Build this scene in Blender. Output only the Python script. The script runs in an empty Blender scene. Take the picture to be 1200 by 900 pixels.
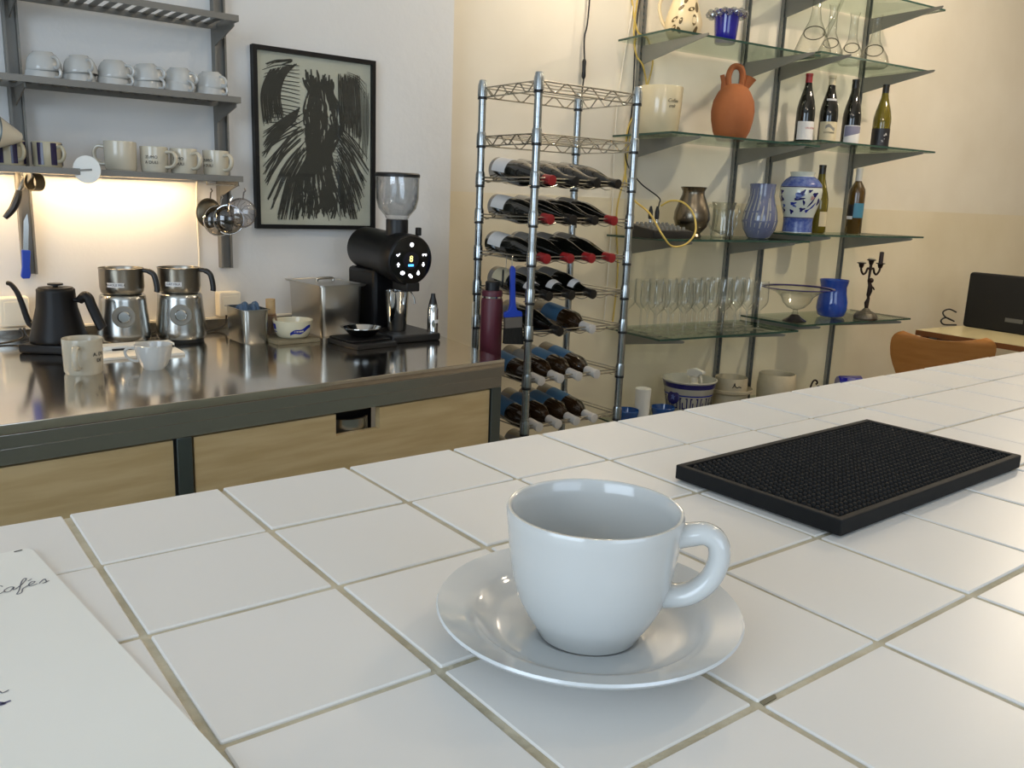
import bpy, bmesh, math, random
from mathutils import Vector, Matrix
random.seed(7)
PI = math.pi
scn = bpy.context.scene
COL = scn.collection

# ------------------------------------------------------------------ camera
YAW, PIT, ROL = map(math.radians, (37.64, -12.10, 2.18))
CAM = Vector((-0.0973, -0.5210, 1.2999))
_d = Vector((math.sin(YAW)*math.cos(PIT), math.cos(YAW)*math.cos(PIT), math.sin(PIT)))
_r = Vector((math.cos(YAW), -math.sin(YAW), 0)); _u = _r.cross(_d)
_R = _r*math.cos(ROL) + _u*math.sin(ROL); _U = _u*math.cos(ROL) - _r*math.sin(ROL)
cd = bpy.data.cameras.new('camera'); cam = bpy.data.objects.new('camera', cd); COL.objects.link(cam)
cd.sensor_fit = 'HORIZONTAL'; cd.sensor_width = 36; cd.lens = 1003/1200*36; cd.clip_start = .02; cd.clip_end = 60
m = Matrix.Identity(4)
for i in range(3): m[i][0], m[i][1], m[i][2], m[i][3] = _R[i], _U[i], -_d[i], CAM[i]
cam.matrix_world = m
scn.camera = cam
scn.cycles.transparent_max_bounces = 48

# ------------------------------------------------------------------ world, exposure, large lights
w = bpy.data.worlds.new('world'); scn.world = w; w.use_nodes = True
w.node_tree.nodes['Background'].inputs[0].default_value = (.62, .76, 1, 1)
w.node_tree.nodes['Background'].inputs[1].default_value = .9
vs = scn.view_settings
vs.view_transform = 'Standard'; vs.look = 'None'; vs.gamma = 1; vs.use_curve_mapping = False; vs.exposure = 0.2

def area(name, loc, target, size, size_y, power, color):
    l = bpy.data.lights.new(name, 'AREA'); l.shape = 'RECTANGLE'; l.size = size; l.size_y = size_y
    l.energy = power; l.color = color
    o = bpy.data.objects.new(name, l); COL.objects.link(o); o.location = loc
    o.rotation_euler = (Vector(target)-Vector(loc)).to_track_quat('-Z', 'Y').to_euler()
    return o
# daylight through the two shop windows in the wall behind the camera
area('daylight_window_a', (-2.52, -.9, 1.80), (2, -.2, 1.35), 2.2, 1.7, 52, (.72, .86, 1))
area('daylight_window_b', (.2, -3.05, 1.75), (.2, 2, 1.55), 2.2, 1.7, 24, (.72, .86, 1))
def lamp(name, loc, power, color, radius=.05):
    l = bpy.data.lights.new(name, 'POINT'); l.energy = power; l.color = color; l.shadow_soft_size = radius
    o = bpy.data.objects.new(name, l); COL.objects.link(o); o.location = loc
    return o
WARM = (1, .84, .64)
# (pendant bulbs; their fittings are built with the room)
BULBS = [(3.75, .75, 2.62, 52), (2.17, 1.83, 2.52, 11), (1.6, -.30, 2.62, 10), (1.35, .75, 2.62, 4), (5.6, -.2, 2.62, 10)]
for k, (x, y, z, p) in enumerate(BULBS): lamp('pendant_bulb_light', (x, y, z-.085), p, WARM, .05)

# ------------------------------------------------------------------ materials
def lin(c):
    if isinstance(c, str):
        c = [int(c[i:i+2], 16)/255 for i in (1, 3, 5)]
    return tuple(((v/12.92) if v <= .04045 else ((v+.055)/1.055)**2.4) for v in c) + (1,)
MATS = {}
def mat(name, color, rough=.5, metal=0, noise=None, bump=None, coat=0, spec=None, trans=0, emit=None, sss=0):
    """noise=(scale, color2, detail, stretch)   bump=(scale, strength, stretch)"""
    if name in MATS: return MATS[name]
    M = bpy.data.materials.new(name); M.use_nodes = True; nt = M.node_tree; b = nt.nodes['Principled BSDF']
    b.inputs['Base Color'].default_value = lin(color); b.inputs['Roughness'].default_value = rough
    b.inputs['Metallic'].default_value = metal
    if coat: b.inputs['Coat Weight'].default_value = coat; b.inputs['Coat Roughness'].default_value = .06
    if spec is not None: b.inputs['Specular IOR Level'].default_value = spec
    if trans: b.inputs['Transmission Weight'].default_value = trans
    if emit: b.inputs['Emission Color'].default_value = lin(color); b.inputs['Emission Strength'].default_value = emit
    tc = nt.nodes.new('ShaderNodeTexCoord')
    def ntex(scale, detail, stretch):
        mp = nt.nodes.new('ShaderNodeMapping'); mp.inputs['Scale'].default_value = stretch or (1, 1, 1)
        nt.links.new(tc.outputs['Object'], mp.inputs[0])
        n = nt.nodes.new('ShaderNodeTexNoise'); n.inputs['Scale'].default_value = scale; n.inputs['Detail'].default_value = detail
        nt.links.new(mp.outputs[0], n.inputs['Vector']); return n
    if noise:
        n = ntex(noise[0], noise[2] if len(noise) > 2 else 3, noise[3] if len(noise) > 3 else None)
        cr = nt.nodes.new('ShaderNodeValToRGB'); cr.color_ramp.elements[0].position = .35; cr.color_ramp.elements[1].position = .65
        cr.color_ramp.elements[0].color = lin(color); cr.color_ramp.elements[1].color = lin(noise[1])
        nt.links.new(n.outputs['Fac'], cr.inputs[0]); nt.links.new(cr.outputs[0], b.inputs['Base Color'])
    if bump:
        n = ntex(bump[0], 4, bump[2] if len(bump) > 2 else None)
        bp = nt.nodes.new('ShaderNodeBump'); bp.inputs['Strength'].default_value = bump[1]; bp.inputs['Distance'].default_value = .01
        nt.links.new(n.outputs['Fac'], bp.inputs['Height']); nt.links.new(bp.outputs[0], b.inputs['Normal'])
    MATS[name] = M; return M
def thin_glass(name, tint=(.995, .998, .996), edge=(.80, .83, .81), refl=.05, power=3.0, gain=.6):
    M = bpy.data.materials.new(name); M.use_nodes = True; nt = M.node_tree; nt.nodes.clear()
    out = nt.nodes.new('ShaderNodeOutputMaterial'); mx = nt.nodes.new('ShaderNodeMixShader')
    tr = nt.nodes.new('ShaderNodeBsdfTransparent'); gl = nt.nodes.new('ShaderNodeBsdfGlossy'); gl.inputs['Roughness'].default_value = .02
    lw = nt.nodes.new('ShaderNodeLayerWeight'); lw.inputs[0].default_value = .5
    pw = nt.nodes.new('ShaderNodeMath'); pw.operation = 'POWER'; pw.inputs[1].default_value = power
    ma = nt.nodes.new('ShaderNodeMath'); ma.operation = 'MULTIPLY_ADD'; ma.inputs[1].default_value = gain; ma.inputs[2].default_value = refl
    mc = nt.nodes.new('ShaderNodeMix'); mc.data_type = 'RGBA'
    mc.inputs[6].default_value = lin(tint); mc.inputs[7].default_value = lin(edge)
    nt.links.new(lw.outputs['Facing'], pw.inputs[0]); nt.links.new(pw.outputs[0], ma.inputs[0]); nt.links.new(ma.outputs[0], mx.inputs[0])
    nt.links.new(pw.outputs[0], mc.inputs[0]); nt.links.new(mc.outputs[2], tr.inputs[0])
    nt.links.new(tr.outputs[0], mx.inputs[1]); nt.links.new(gl.outputs[0], mx.inputs[2]); nt.links.new(mx.outputs[0], out.inputs[0])
    MATS[name] = M; return M

plasterA = mat('plaster_cool_white', '#dcdcda', .75, noise=(1.6, '#d6d5d2', 4), bump=(38, .10))
plasterB = mat('plaster_cream', '#e6dfcf', .7, noise=(2.2, '#ded6c4', 4), bump=(9, .10))
dadoB = mat('plaster_cream_dado', '#e5dac0', .42, noise=(2.6, '#ddd1b4', 4), bump=(7, .14))
ceilM = mat('ceiling_white', '#e9e7e2', .8); floorM = mat('floor_concrete', '#8d867c', .5, noise=(4, '#7c766d', 4))
tileM = mat('glazed_tile', '#dcd9d4', .34, bump=(14, .02), noise=(3, '#d8d5cf', 2), spec=.35)
groutM = mat('cement_grout', '#c4bba4', .9, noise=(42, '#b0a68d', 5), bump=(160, .25))
plywood = mat('plywood', '#bda67c', .5, noise=(5, '#ae966a', 5, (1, 1, 9)))
bar_reflect_tint = mat('bar_body_reflect_tint', '#a3b5ba', .6)  # teal daylight put into the body colour for the steel apron to reflect
steel = mat('brushed_steel', '#b0b0ac', .24, 1)
steelTop = mat('worktop_steel', '#d6d1c8', .12, 1, noise=(5, '#c9c3b9', 5))
steelDark = mat('grey_steel_frame', '#6d7778', .38, 1)
chrome = mat('chrome', '#d2d4d4', .10, 1)
zinc = mat('zinc_post', '#aab0b2', .24, 1, bump=(140, .03))
wire = mat('chrome_wire', '#c9c4b8', .25, 1)
blackP = mat('black_plastic', '#101113', .42); blackM = mat('matte_black', '#08080a', .45, spec=.3); blackG = mat('gloss_black', '#08090a', .12)
rubber = mat('black_rubber', '#111213', .65, spec=.25)
china = mat('white_china', '#c6c9c9', .09, coat=.4); chinaW = mat('warm_china', '#d6d0c0', .16, coat=.3)
cupblue = mat('white_china_cup', '#bdbebb', .12, coat=.3)
shelfSteel = mat('painted_grey_steel', '#77756f', .45, .35)
greyBr = mat('grey_bracket_steel', '#7f7e77', .5, .05)
paper = mat('white_paper', '#e4e4de', .5, noise=(6, '#e0dfd8', 3)); paper2 = mat('drawing_paper', '#d4d1c3', .7, noise=(5, '#cdcabb', 3))
whiteP = mat('white_plastic', '#e6dfcd', .4); ink = mat('pencil_ink', '#6b6d75', .7); inkb = mat('blue_ink', '#5d5b7c', .7)
charcoal = mat('charcoal', '#3c3a34', .85); inkblack = mat('black_ink', '#1f1e1d', .7)
redcap = mat('red_capsule', '#8f1f22', .35); whitecap = mat('white_capsule', '#c3bfb9', .4); blackcap = mat('black_capsule', '#191715', .3)
darkgl = mat('dark_bottle_glass', '#0c0d09', .06, coat=.6); browngl = mat('brown_bottle_glass', '#2c1d0e', .07, coat=.6)
olive = mat('olive_bottle_glass', '#6f6415', .08, coat=.5, trans=.25); amber = mat('amber_bottle_glass', '#4d370f', .08, coat=.5, trans=.1)
labelW = mat('white_label', '#d8d7d6', .6); labelB = mat('blue_label', '#3d6e95', .5); labelC = mat('cream_label', '#cbbf9f', .6); labelG = mat('grey_label', '#85837d', .6)
lilac = mat('grey_lilac_print', '#7c7c93', .6); teal = mat('teal_label', '#3f7992', .5); redink = mat('red_ink', '#b0423a', .6); blacklab = mat('black_label', '#1b1b20', .4)
terra = mat('terracotta', '#a56238', .8, noise=(6, '#98582f', 4), bump=(60, .08))
cobalt = mat('cobalt_glass', '#1a1aa0', .06, coat=.7, trans=.3); cobalt2 = mat('blue_glaze', '#1f3f94', .1, coat=.5, noise=(8, '#2a50aa', 3))
gwhite = thin_glass('clear_glass', refl=.09, gain=.8); gshelf = thin_glass('shelf_glass', (.955, .972, .962), (.84, .90, .86), .04, 4, .5)
gthick = thin_glass('thick_clear_glass', (.972, .976, .968), (.66, .67, .62), .06, 2.4, .6); ghop = thin_glass('hopper_glass', (.95, .955, .96), (.74, .75, .76), .10, 2.5, .5)
gpane = thin_glass('picture_glazing', (.97, .975, .97), (.93, .93, .93), .02, 4, .35)
gedge = mat('green_glass_edge', '#2e4a40', .15); glilac = thin_glass('smoky_blue_glass', (.52, .55, .68), (.25, .27, .40), .09, 2, .5)
bluew = mat('blue_print', '#23308c', .25); bluew2 = mat('pale_blue_print', '#6273a8', .25, noise=(60, '#3d4f94', 5)); pinkp = mat('pink_print', '#b08a86', .3); navy = mat('navy_print', '#1d1c5c', .25)
brass = mat('tarnished_brass', '#8a8172', .25, 1, noise=(10, '#736b5d', 4)); bronze = mat('dark_bronze', '#3a2a20', .4, .7, noise=(40, '#251a15', 3))
greypot = mat('stoneware_beige', '#b3a78c', .6, noise=(20, '#a99d82', 3)); maroon = mat('maroon_enamel', '#58222f', .45); bluePl = mat('blue_plastic', '#123aa8', .35)
yellowC = mat('yellow_cable', '#cdb25a', .5); whiteC = mat('white_cable', '#e0d9c8', .5); blackC = mat('black_cable', '#161412', .5)
beech = mat('beech_ply', '#ab7338', .38, noise=(7, '#a0682e', 4, (1, 1, 6))); laminate = mat('cream_laminate', '#d3c69b', .25); walnut = mat('brown_edge', '#6f431d', .5)
bamboo = mat('bamboo', '#b3966a', .6); bambood = mat('bamboo_tines', '#86705a', .7); slateblue = mat('slate_blue_cloth', '#3c5673', .8)
purp = mat('purple_glaze', '#2d2745', .2); creamg = mat('cream_glaze', '#b7ad92', .25); brownleaf = mat('brown_leaf_paint', '#5d4a24', .5); creamj = mat('cream_glazed_jug', '#e2cfa6', .3)
ledM = mat('led_diffuser', '#ffd9a0', .4, emit=9); bulbM = mat('bulb_glow', '#ffd9a0', .4, emit=14); iconM = mat('lit_icon', '#f4f6ff', .4, emit=2.5); dispY = mat('display_yellow', '#f2e28a', .4, emit=2); dispB = mat('display_blue', '#4fb2ff', .4, emit=2)
clearP = thin_glass('clear_plastic', (.84, .82, .82), (.6, .58, .58), .12, 1.6, .5); meshM = thin_glass('strainer_mesh', (.62, .60, .57), (.35, .33, .30), .12, 1.5, .3); browntin = mat('tarnished_tin', '#6a6150', .4, .8)

# ------------------------------------------------------------------ mesh helpers
class MB:
    def __init__(s): s.v = []; s.f = []
    def add(s, v, f, M=None):
        o = len(s.v); s.v += [tuple(M @ Vector(p)) if M is not None else tuple(p) for p in v]
        s.f += [tuple(i+o for i in q) for q in f]; return s
    def box(s, x0, x1, y0, y1, z0, z1, M=None):
        v = [(x, y, z) for z in (z0, z1) for y in (y0, y1) for x in (x0, x1)]
        return s.add(v, [(0, 2, 3, 1), (4, 5, 7, 6), (0, 1, 5, 4), (2, 6, 7, 3), (0, 4, 6, 2), (1, 3, 7, 5)], M)
    def lathe(s, prof, seg=32, M=None, a0=0, a1=2*PI):
        full = abs(a1-a0-2*PI) < 1e-6; n = seg if full else seg+1; v = []; f = []
        for r, z in prof:
            for k in range(n):
                a = a0+(a1-a0)*k/seg; v.append((r*math.cos(a), r*math.sin(a), z))
        for i in range(len(prof)-1):
            for k in range(seg):
                k2 = (k+1) % n if full else k+1
                q = (i*n+k, i*n+k2, (i+1)*n+k2, (i+1)*n+k)
                if prof[i][0] < 1e-7: q = (q[0], q[2], q[3])
                elif prof[i+1][0] < 1e-7: q = (q[0], q[1], q[2])
                f.append(q)
        return s.add(v, f, M)
    def tube(s, pts, r, seg=8, closed=False, M=None):
        pts = [Vector(p) for p in pts]; n = len(pts); rr = r if isinstance(r, (list, tuple)) else [r]*n
        v = []; f = []; up = None
        for i, p in enumerate(pts):
            if closed: t = pts[(i+1) % n]-pts[i-1]
            else: t = pts[min(i+1, n-1)]-pts[max(i-1, 0)]
            t.normalize()
            if up is None: up = Vector((0, 0, 1)) if abs(t.z) < .9 else Vector((1, 0, 0))
            up = (up-t*up.dot(t)); up.normalize(); b = t.cross(up)
            for k in range(seg):
                a = 2*PI*k/seg; v.append(p+(up*math.cos(a)+b*math.sin(a))*rr[i])
        for i in range(n if closed else n-1):
            j = (i+1) % n
            for k in range(seg): f.append((i*seg+k, i*seg+(k+1) % seg, j*seg+(k+1) % seg, j*seg+k))
        if not closed:
            f.append(tuple(range(seg))[::-1]); f.append(tuple((n-1)*seg+k for k in range(seg)))
        return s.add(v, f, M)
    def prism(s, poly, z0, z1, M=None):
        n = len(poly); v = [(x, y, z0) for x, y in poly]+[(x, y, z1) for x, y in poly]
        f = [tuple(range(n))[::-1], tuple(range(n, 2*n))]+[(i, (i+1) % n, n+(i+1) % n, n+i) for i in range(n)]
        return s.add(v, f, M)
    def sph(s, c, r, seg=12, rings=8, sc=(1, 1, 1)):
        prof = [(r*math.sin(PI*i/rings), -r*math.cos(PI*i/rings)) for i in range(rings+1)]
        prof[0] = (0, -r); prof[-1] = (0, r)
        return s.lathe(prof, seg, Matrix.Translation(c) @ Matrix.Diagonal((*sc, 1)))
    def mesh(s, name, smooth=True, bevel=0, bseg=2, angle=None):
        angle = angle or (22 if bevel else 35)
        me = bpy.data.meshes.new(name); me.from_pydata(s.v, [], s.f)
        bm = bmesh.new(); bm.from_mesh(me)
        bmesh.ops.recalc_face_normals(bm, faces=bm.faces)
        if bevel:
            ed = [e for e in bm.edges if len(e.link_faces) == 2 and e.calc_face_angle(0) > math.radians(30)]
            bmesh.ops.bevel(bm, geom=ed, offset=bevel, segments=bseg, affect='EDGES', profile=.5, clamp_overlap=True)
        bm.to_mesh(me); bm.free()
        if smooth:
            me.polygons.foreach_set('use_smooth', [True]*len(me.polygons)); me.set_sharp_from_angle(angle=math.radians(angle))
        return me
    def build(s, name, material, parent=None, loc=None, rot=None, **k):
        me = s.mesh(name, **k); me.materials.append(material); return put(name, me, parent, loc, rot)
def put(name, me, parent=None, loc=None, rot=None):
    o = bpy.data.objects.new(name, me); COL.objects.link(o)
    if parent is not None: o.parent = parent
    if loc is not None: o.location = loc
    if rot is not None: o.rotation_euler = rot
    return o
def tag(o, label, cat, group=None):
    o['label'] = label; o['category'] = cat
    if group: o['group'] = group
    return o
def struct(o): o['kind'] = 'structure'; return o
def thing(name, label, cat, loc=(0, 0, 0), rotz=0, group=None):
    o = bpy.data.objects.new(name, None); COL.objects.link(o); o.empty_display_size = .05
    o.location = loc; o.rotation_euler = (0, 0, rotz); return tag(o, label, cat, group)
def dup(root, loc=None, rotz=None, label=None, rot=None):
    def cp(o, par):
        c = o.copy(); COL.objects.link(c); c.parent = par
        for ch in list(o.children): cp(ch, c)
        return c
    r = cp(root, None)
    if loc is not None: r.location = loc
    if rotz is not None: r.rotation_euler = (0, 0, rotz)
    if rot is not None: r.rotation_euler = rot
    if label: r['label'] = label
    return r
def text_mesh(s, size, extr=.0002, shear=0, wrap=None, align='CENTER'):
    c = bpy.data.curves.new('lettering', 'FONT'); c.body = s; c.size = size; c.extrude = extr; c.shear = shear; c.align_x = align; c.align_y = 'CENTER'; c.resolution_u = 2
    o = bpy.data.objects.new('lettering', c); COL.objects.link(o)
    me = bpy.data.meshes.new_from_object(o.evaluated_get(bpy.context.evaluated_depsgraph_get()))
    bpy.data.objects.remove(o); bpy.data.curves.remove(c)
    if wrap:   # wrap round a vertical cylinder of radius `wrap`, centred on angle 0 (+X), upright along Z
        for v in me.vertices:
            a = v.co.x/wrap; r = wrap+v.co.z; y = v.co.y; v.co = (r*math.cos(a), r*math.sin(a), y)
    return me
def lettering(s, size, material, parent, loc=(0, 0, 0), rot=(0, 0, 0), name='lettering', **k):
    me = text_mesh(s, size, **k); me.materials.clear(); me.materials.append(material); return put(name, me, parent, loc, rot)
def arcpatch(r, a0, a1, z0, z1, seg=10, t=.0004):
    b = MB(); b.lathe([(r, z0), (r+t, z0), (r+t, z1), (r, z1)], seg, None, a0, a1); return b
def smoothpath(pts, n=6):
    P = [Vector(p) for p in pts]; out = []
    for i in range(len(P)-1):
        p0 = P[max(i-1, 0)]; p1 = P[i]; p2 = P[i+1]; p3 = P[min(i+2, len(P)-1)]
        for k in range(n):
            t = k/n; out.append(.5*((2*p1)+(p2-p0)*t+(2*p0-5*p1+4*p2-p3)*t*t+(3*p1-p0-3*p2+p3)*t**3))
    out.append(P[-1]); return out

# ------------------------------------------------------------------ room shell
ZB, ZC, YA = 1.08, .88, 2.12
H = 3.0
TH = math.radians(-5.8); D = Vector((math.cos(TH), math.sin(TH), 0)); N = Vector((math.sin(TH), -math.cos(TH), 0)); P0 = Vector((3.4, 2.06, 0))
def WB(s, n, z): return P0 + D*s + N*n + Vector((0, 0, z))
struct(MB().box(-2.6, 7.6, -3.2, 2.6, -.05, 0).build('floor', floorM))
struct(MB().box(-2.6, 7.6, -3.2, 2.6, H, H+.05).build('ceiling', ceilM))
struct(MB().box(-2.6, 1.627, YA, YA+.5, 0, H).build('wall_left', plasterA))
a = WB(-1.85, 0, 0); b = WB(3.9, 0, 0); zd = 1.325
def wallslab(z0, z1, off, nm, mt):
    p = [WB(-1.85, off, 0), WB(3.95, off, 0), WB(3.95, -.15, 0), WB(-1.85, -.15, 0)]
    return struct(MB().prism([(q.x, q.y) for q in p], z0, z1).build(nm, mt))
wallslab(0, H, 0, 'wall_right', plasterB)
wallslab(0, zd, .003, 'trim_1', dadoB)
ws0 = MB().box(-2.65, -2.6, -3.2, -2.1, 0, H).box(-2.65, -2.6, .3, 2.6, 0, H).box(-2.65, -2.6, -2.1, .3, 0, .9).box(-2.65, -2.6, -2.1, .3, 2.7, H)
struct(ws0.build('wall_side', plasterA))
f = MB().box(-2.65, -2.57, -2.1, .3, .9, .96).box(-2.65, -2.57, -2.1, .3, 2.64, 2.7).box(-2.65, -2.57, -2.1, -2.04, .96, 2.64).box(-2.65, -2.57, .24, .3, .96, 2.64).box(-2.65, -2.57, -.93, -.87, .96, 2.64)
struct(f.build('window_2', whiteP))
struct(MB().box(7.25, 7.3, -3.2, 2.6, 0, H).build('wall_far', plasterB))
wf = MB()
for x0, x1 in ((-2.6, -.95), (1.35, 7.3)): wf.box(x0, x1, -3.2, -3.1, 0, H)
wf.box(-.95, 1.35, -3.2, -3.1, 0, .85); wf.box(-.95, 1.35, -3.2, -3.1, 2.65, H)
struct(wf.build('wall_front', plasterA))
x0, x1 = -.95, 1.35
f = MB().box(x0, x1, -3.2, -3.12, .85, .91).box(x0, x1, -3.2, -3.12, 2.59, 2.65).box(x0, x0+.06, -3.2, -3.12, .91, 2.59).box(x1-.06, x1, -3.2, -3.12, .91, 2.59).box((x0+x1)/2-.03, (x0+x1)/2+.03, -3.2, -3.12, .91, 2.59)
struct(f.build('window_1', whiteP))

# pendant lamps that light the room
t = thing('pendant_lamp', 'bare warm bulb pendant hanging from the cafe ceiling', 'lamp', BULBS[0][:3], 0, 'ceiling pendants')
MB().lathe([(0, .05), (.022, .05), (.022, 0), (.018, -.01), (0, -.01)], 20).build('socket', blackP, t)
MB().lathe([(.0, -.01), (.014, -.012), (.03, -.04), (.034, -.055), (.02, -.075), (0, -.08)], 20).build('bulb', bulbM, t)
MB().tube([(0, 0, .05), (0, 0, H-2.62)], .003, 8).build('cord', blackC, t)
for x, y, z, p in BULBS[1:]: dup(t, (x, y, z))

# ------------------------------------------------------------------ tiled bar
bar = thing('bar_counter', 'long bar counter topped with square white glazed tiles', 'bar counter', (0, 0, 0))
cols = [-.624, -.52, -.416, -.312, -.208, -.104, 0, .105, .21, .3125, .4145, .516, .6175, .7175, .818, .928, 1.036, 1.144]+[1.144+.104*k for k in range(1, 10)]
rows = [.0953, -.0014, -.1015, -.2094, -.3145, -.4195, -.5245, -.63]
MB().box(cols[0]-.02, cols[-1]+.01, rows[-1]-.01, rows[0]-.012, .04, ZB-.03).build('body', bar_reflect_tint, bar)
g = MB(); nx = 220; x0, x1 = cols[0]-.015, cols[-1]+.01       # mortar bed with a crumbly far edge
vv = []; ff = []
for i in range(nx+1):
    x = x0+(x1-x0)*i/nx; j = random.uniform(-.0035, .0025); zj = random.uniform(-.002, .0005)
    vv += [(x, rows[-1]-.012, ZB-.0013), (x, rows[0]-.004, ZB-.0013), (x, rows[0]+.0035+j, ZB-.0025+zj), (x, rows[0]+.004+j*.6, ZB-.012), (x, rows[0]+.001, ZB-.03), (x, rows[-1]-.012, ZB-.03)]
for i in range(nx):
    for k in range(6): ff.append((6*i+k, 6*i+6+k, 6*i+6+(k+1) % 6, 6*i+(k+1) % 6))
ff += [tuple(range(6)), tuple(6*nx+k for k in range(6))[::-1]]
g.add(vv, ff).build('grout_bed', groutM, bar)
gr = .0021; cache = {}
for i in range(len(cols)-1):
    for j in range(len(rows)-1):
        xa, xb = cols[i]+gr, cols[i+1]-gr; yb, ya = rows[j]-(gr if j else 0), rows[j+1]+gr
        if j == 0: ya += -.0006
        key = (round(xb-xa, 4), round(yb-ya, 4))
        if key not in cache:
            me = MB().box(-key[0]/2, key[0]/2, -key[1]/2, key[1]/2, -.0075, 0).mesh('tile', bevel=.0008, bseg=1); me.materials.append(tileM); cache[key] = me
        o = put('tile', cache[key], bar, ((xa+xb)/2+random.uniform(-.0005, .0005), (ya+yb)/2+random.uniform(-.0004, .0004), ZB+random.uniform(-.0003, .0003)))
        o.rotation_euler = (random.uniform(-.003, .003), random.uniform(-.003, .003), random.uniform(-.004, .004))
chip = MB().prism([(-.006, -.0018), (.004, -.002), (.006, 0), (.003, .0018), (-.005, .0012)], 0, .0006).build('grout_chip', mat('dark_grout', '#7a725c', .9), bar, (.219, -.3135, ZB-.0014), (0, 0, .05))

# saucer and cup
sau = tag(MB().lathe([(0, .004), (.03, .004), (.031, .001), (.036, .001), (.037, .004), (.055, .010), (.0765, .0185), (.0775, .020), (.0768, .0212), (.0640, .0172), (.0600, .0160), (.0575, .0140), (.0520, .0100), (.0460, .0084), (.031, .0078), (.029, .0068), (0, .0068)], 72).build('saucer', china, None, (.184, -.227, ZB)), 'white glazed china saucer on the tiled bar under the coffee cup', 'saucer')
cup = thing('coffee_cup', 'empty white china coffee cup standing on its saucer on the tiled bar', 'cup', (.1815, -.2305, ZB+.0078), math.radians(-52))
MB().lathe([(0, .003), (.021, .003), (.0225, 0), (.0255, 0), (.0270, .003), (.0318, .010), (.0368, .020), (.0400, .032), (.0420, .046), (.0434, .060), (.0438, .0645), (.0432, .0662), (.0420, .0664), (.0410, .0652), (.0400, .058), (.0386, .044), (.0362, .030), (.0318, .018), (.024, .0095), (.012, .0065), (0, .006)], 72).build('body', cupblue, cup, smooth=True, angle=60)
hp = smoothpath([(.0415, 0, .0568), (.0460, 0, .0578), (.0535, 0, .0594), (.0594, 0, .0562), (.0612, 0, .0480), (.0582, 0, .0375), (.0515, 0, .0298), (.0445, 0, .0262), (.0364, 0, .0250)], 6)
hb = MB(); n = len(hp)
hb.tube(hp, [.0053+.0010*abs(2*i/(n-1)-1)**3 for i in range(n)], 14)
hb.v = [(x, y*1.25, z) for x, y, z in hb.v]; hb.build('handle', cupblue, cup, angle=70)

# bar mat
mt = thing('bar_mat', 'black rubber bar mat covered in small nubs on the tiles', 'bar mat', (.571, -.143, ZB), math.radians(1.2))
L2, W2 = .1475, .0745
def rect(l, w_, z): return [(-l, -w_, z), (l, -w_, z), (l, w_, z), (-l, w_, z)]
vv = rect(L2, W2, .0015)+rect(L2, W2, .0135)+rect(L2-.006, W2-.006, .0135)+rect(L2-.006, W2-.006, .0075)
MB().add(vv, [(3, 2, 1, 0), (12, 13, 14, 15)]+[(4*q+k, 4*q+(k+1) % 4, 4*q+4+(k+1) % 4, 4*q+4+k) for q in range(3) for k in range(4)]).build('tray', rubber, mt, bevel=.0010)
fe = MB()
for sx in (-1, 1):
    for sy in (-1, 1): fe.lathe([(0, 0), (.006, 0), (.006, .002), (0, .002)], 10, Matrix.Translation((sx*.12, sy*.055, 0)))
fe.build('foot', rubber, mt)
nb = MB(); nxn, nyn = 46, 24
for i in range(nxn):
    for j in range(nyn):
        x = -L2+.010+(2*L2-.020)*(i+(.5 if j % 2 else 0))/(nxn-.5); y = -W2+.010+(2*W2-.020)*j/(nyn-1)
        nb.lathe([(.0023, .0074), (.0020, .0122), (.0011, .0133), (0, .0134)], 6, Matrix.Translation((x, y, 0)))
o = nb.build('nubs', rubber, mt, angle=60); o['kind'] = 'stuff'

# menu card
mn = thing('menu_card', 'white menu card with handwriting lying on the tiled bar', 'menu', (-.029, .0435, ZB+.0003), math.atan2(-.273, .029)+PI/2)
W, Hh, rc = .21, .30, .007
poly = [(0, -Hh)]+[(-rc+rc*math.cos(a), -rc+rc*math.sin(a)) for a in [k*PI/12 for k in range(7)]]+[(-W+rc+rc*math.cos(a), -rc+rc*math.sin(a)) for a in [PI/2+k*PI/12 for k in range(7)]]+[(-W, -Hh)]
MB().prism(poly, 0, .0016).build('card', paper, mn)
def strokes(lines, r, material, name, z=.0018):
    b = MB()
    for ln in lines:
        pts = smoothpath([(x, y, z) for x, y in ln], 4)
        vv = []; ff = []
        for i, p in enumerate(pts):
            tt = (pts[min(i+1, len(pts)-1)]-pts[max(i-1, 0)]); tt.normalize(); nn = Vector((-tt.y, tt.x, 0))*r
            vv += [p+nn, p-nn]
            if i: ff.append((2*i-2, 2*i-1, 2*i+1, 2*i))
        b.add(vv, ff)
    return b.build(name, material, mn, smooth=False)
def cursive(x, y, s, letters):
    G = dict(C=[[(1.0, 1.5), (.7, 1.9), (.2, 1.6), (0, .8), (.2, .1), (.7, 0), (1.2, .4)]],
             a=[[(.9, .8), (.5, 1), (.1, .6), (.2, .1), (.6, .1), (.9, .8), (.85, .2), (1.2, .3)]],
             f=[[(0, .3), (.5, .9), (.9, 1.9), (.75, 2.2), (.5, 1.6), (.3, -.2), (.1, -1), (.5, -.9), (.6, -.1), (1.0, .3)]],
             e=[[(0, .3), (.5, .5), (.7, .85), (.4, 1), (.15, .5), (.35, .05), (.9, .25)]],
             s=[[(0, .2), (.45, .9), (.6, .5), (.65, .1), (.3, 0), (.9, .25)]])
    out = []; cx = x
    for ch in letters:
        if ch == "'":
            out.append([(cx-.6*s, y+1.35*s), (cx-.2*s, y+1.7*s)]); continue
        for ln in G[ch]: out.append([(cx+(px+.25*py)*s, y+py*s) for px, py in ln])
        cx += 1.05*s if ch != 'f' else .95*s
    return out
strokes(cursive(-.0345, -.0585, .0058, "Cafe's"), .00035, ink, 'handwriting')
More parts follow.
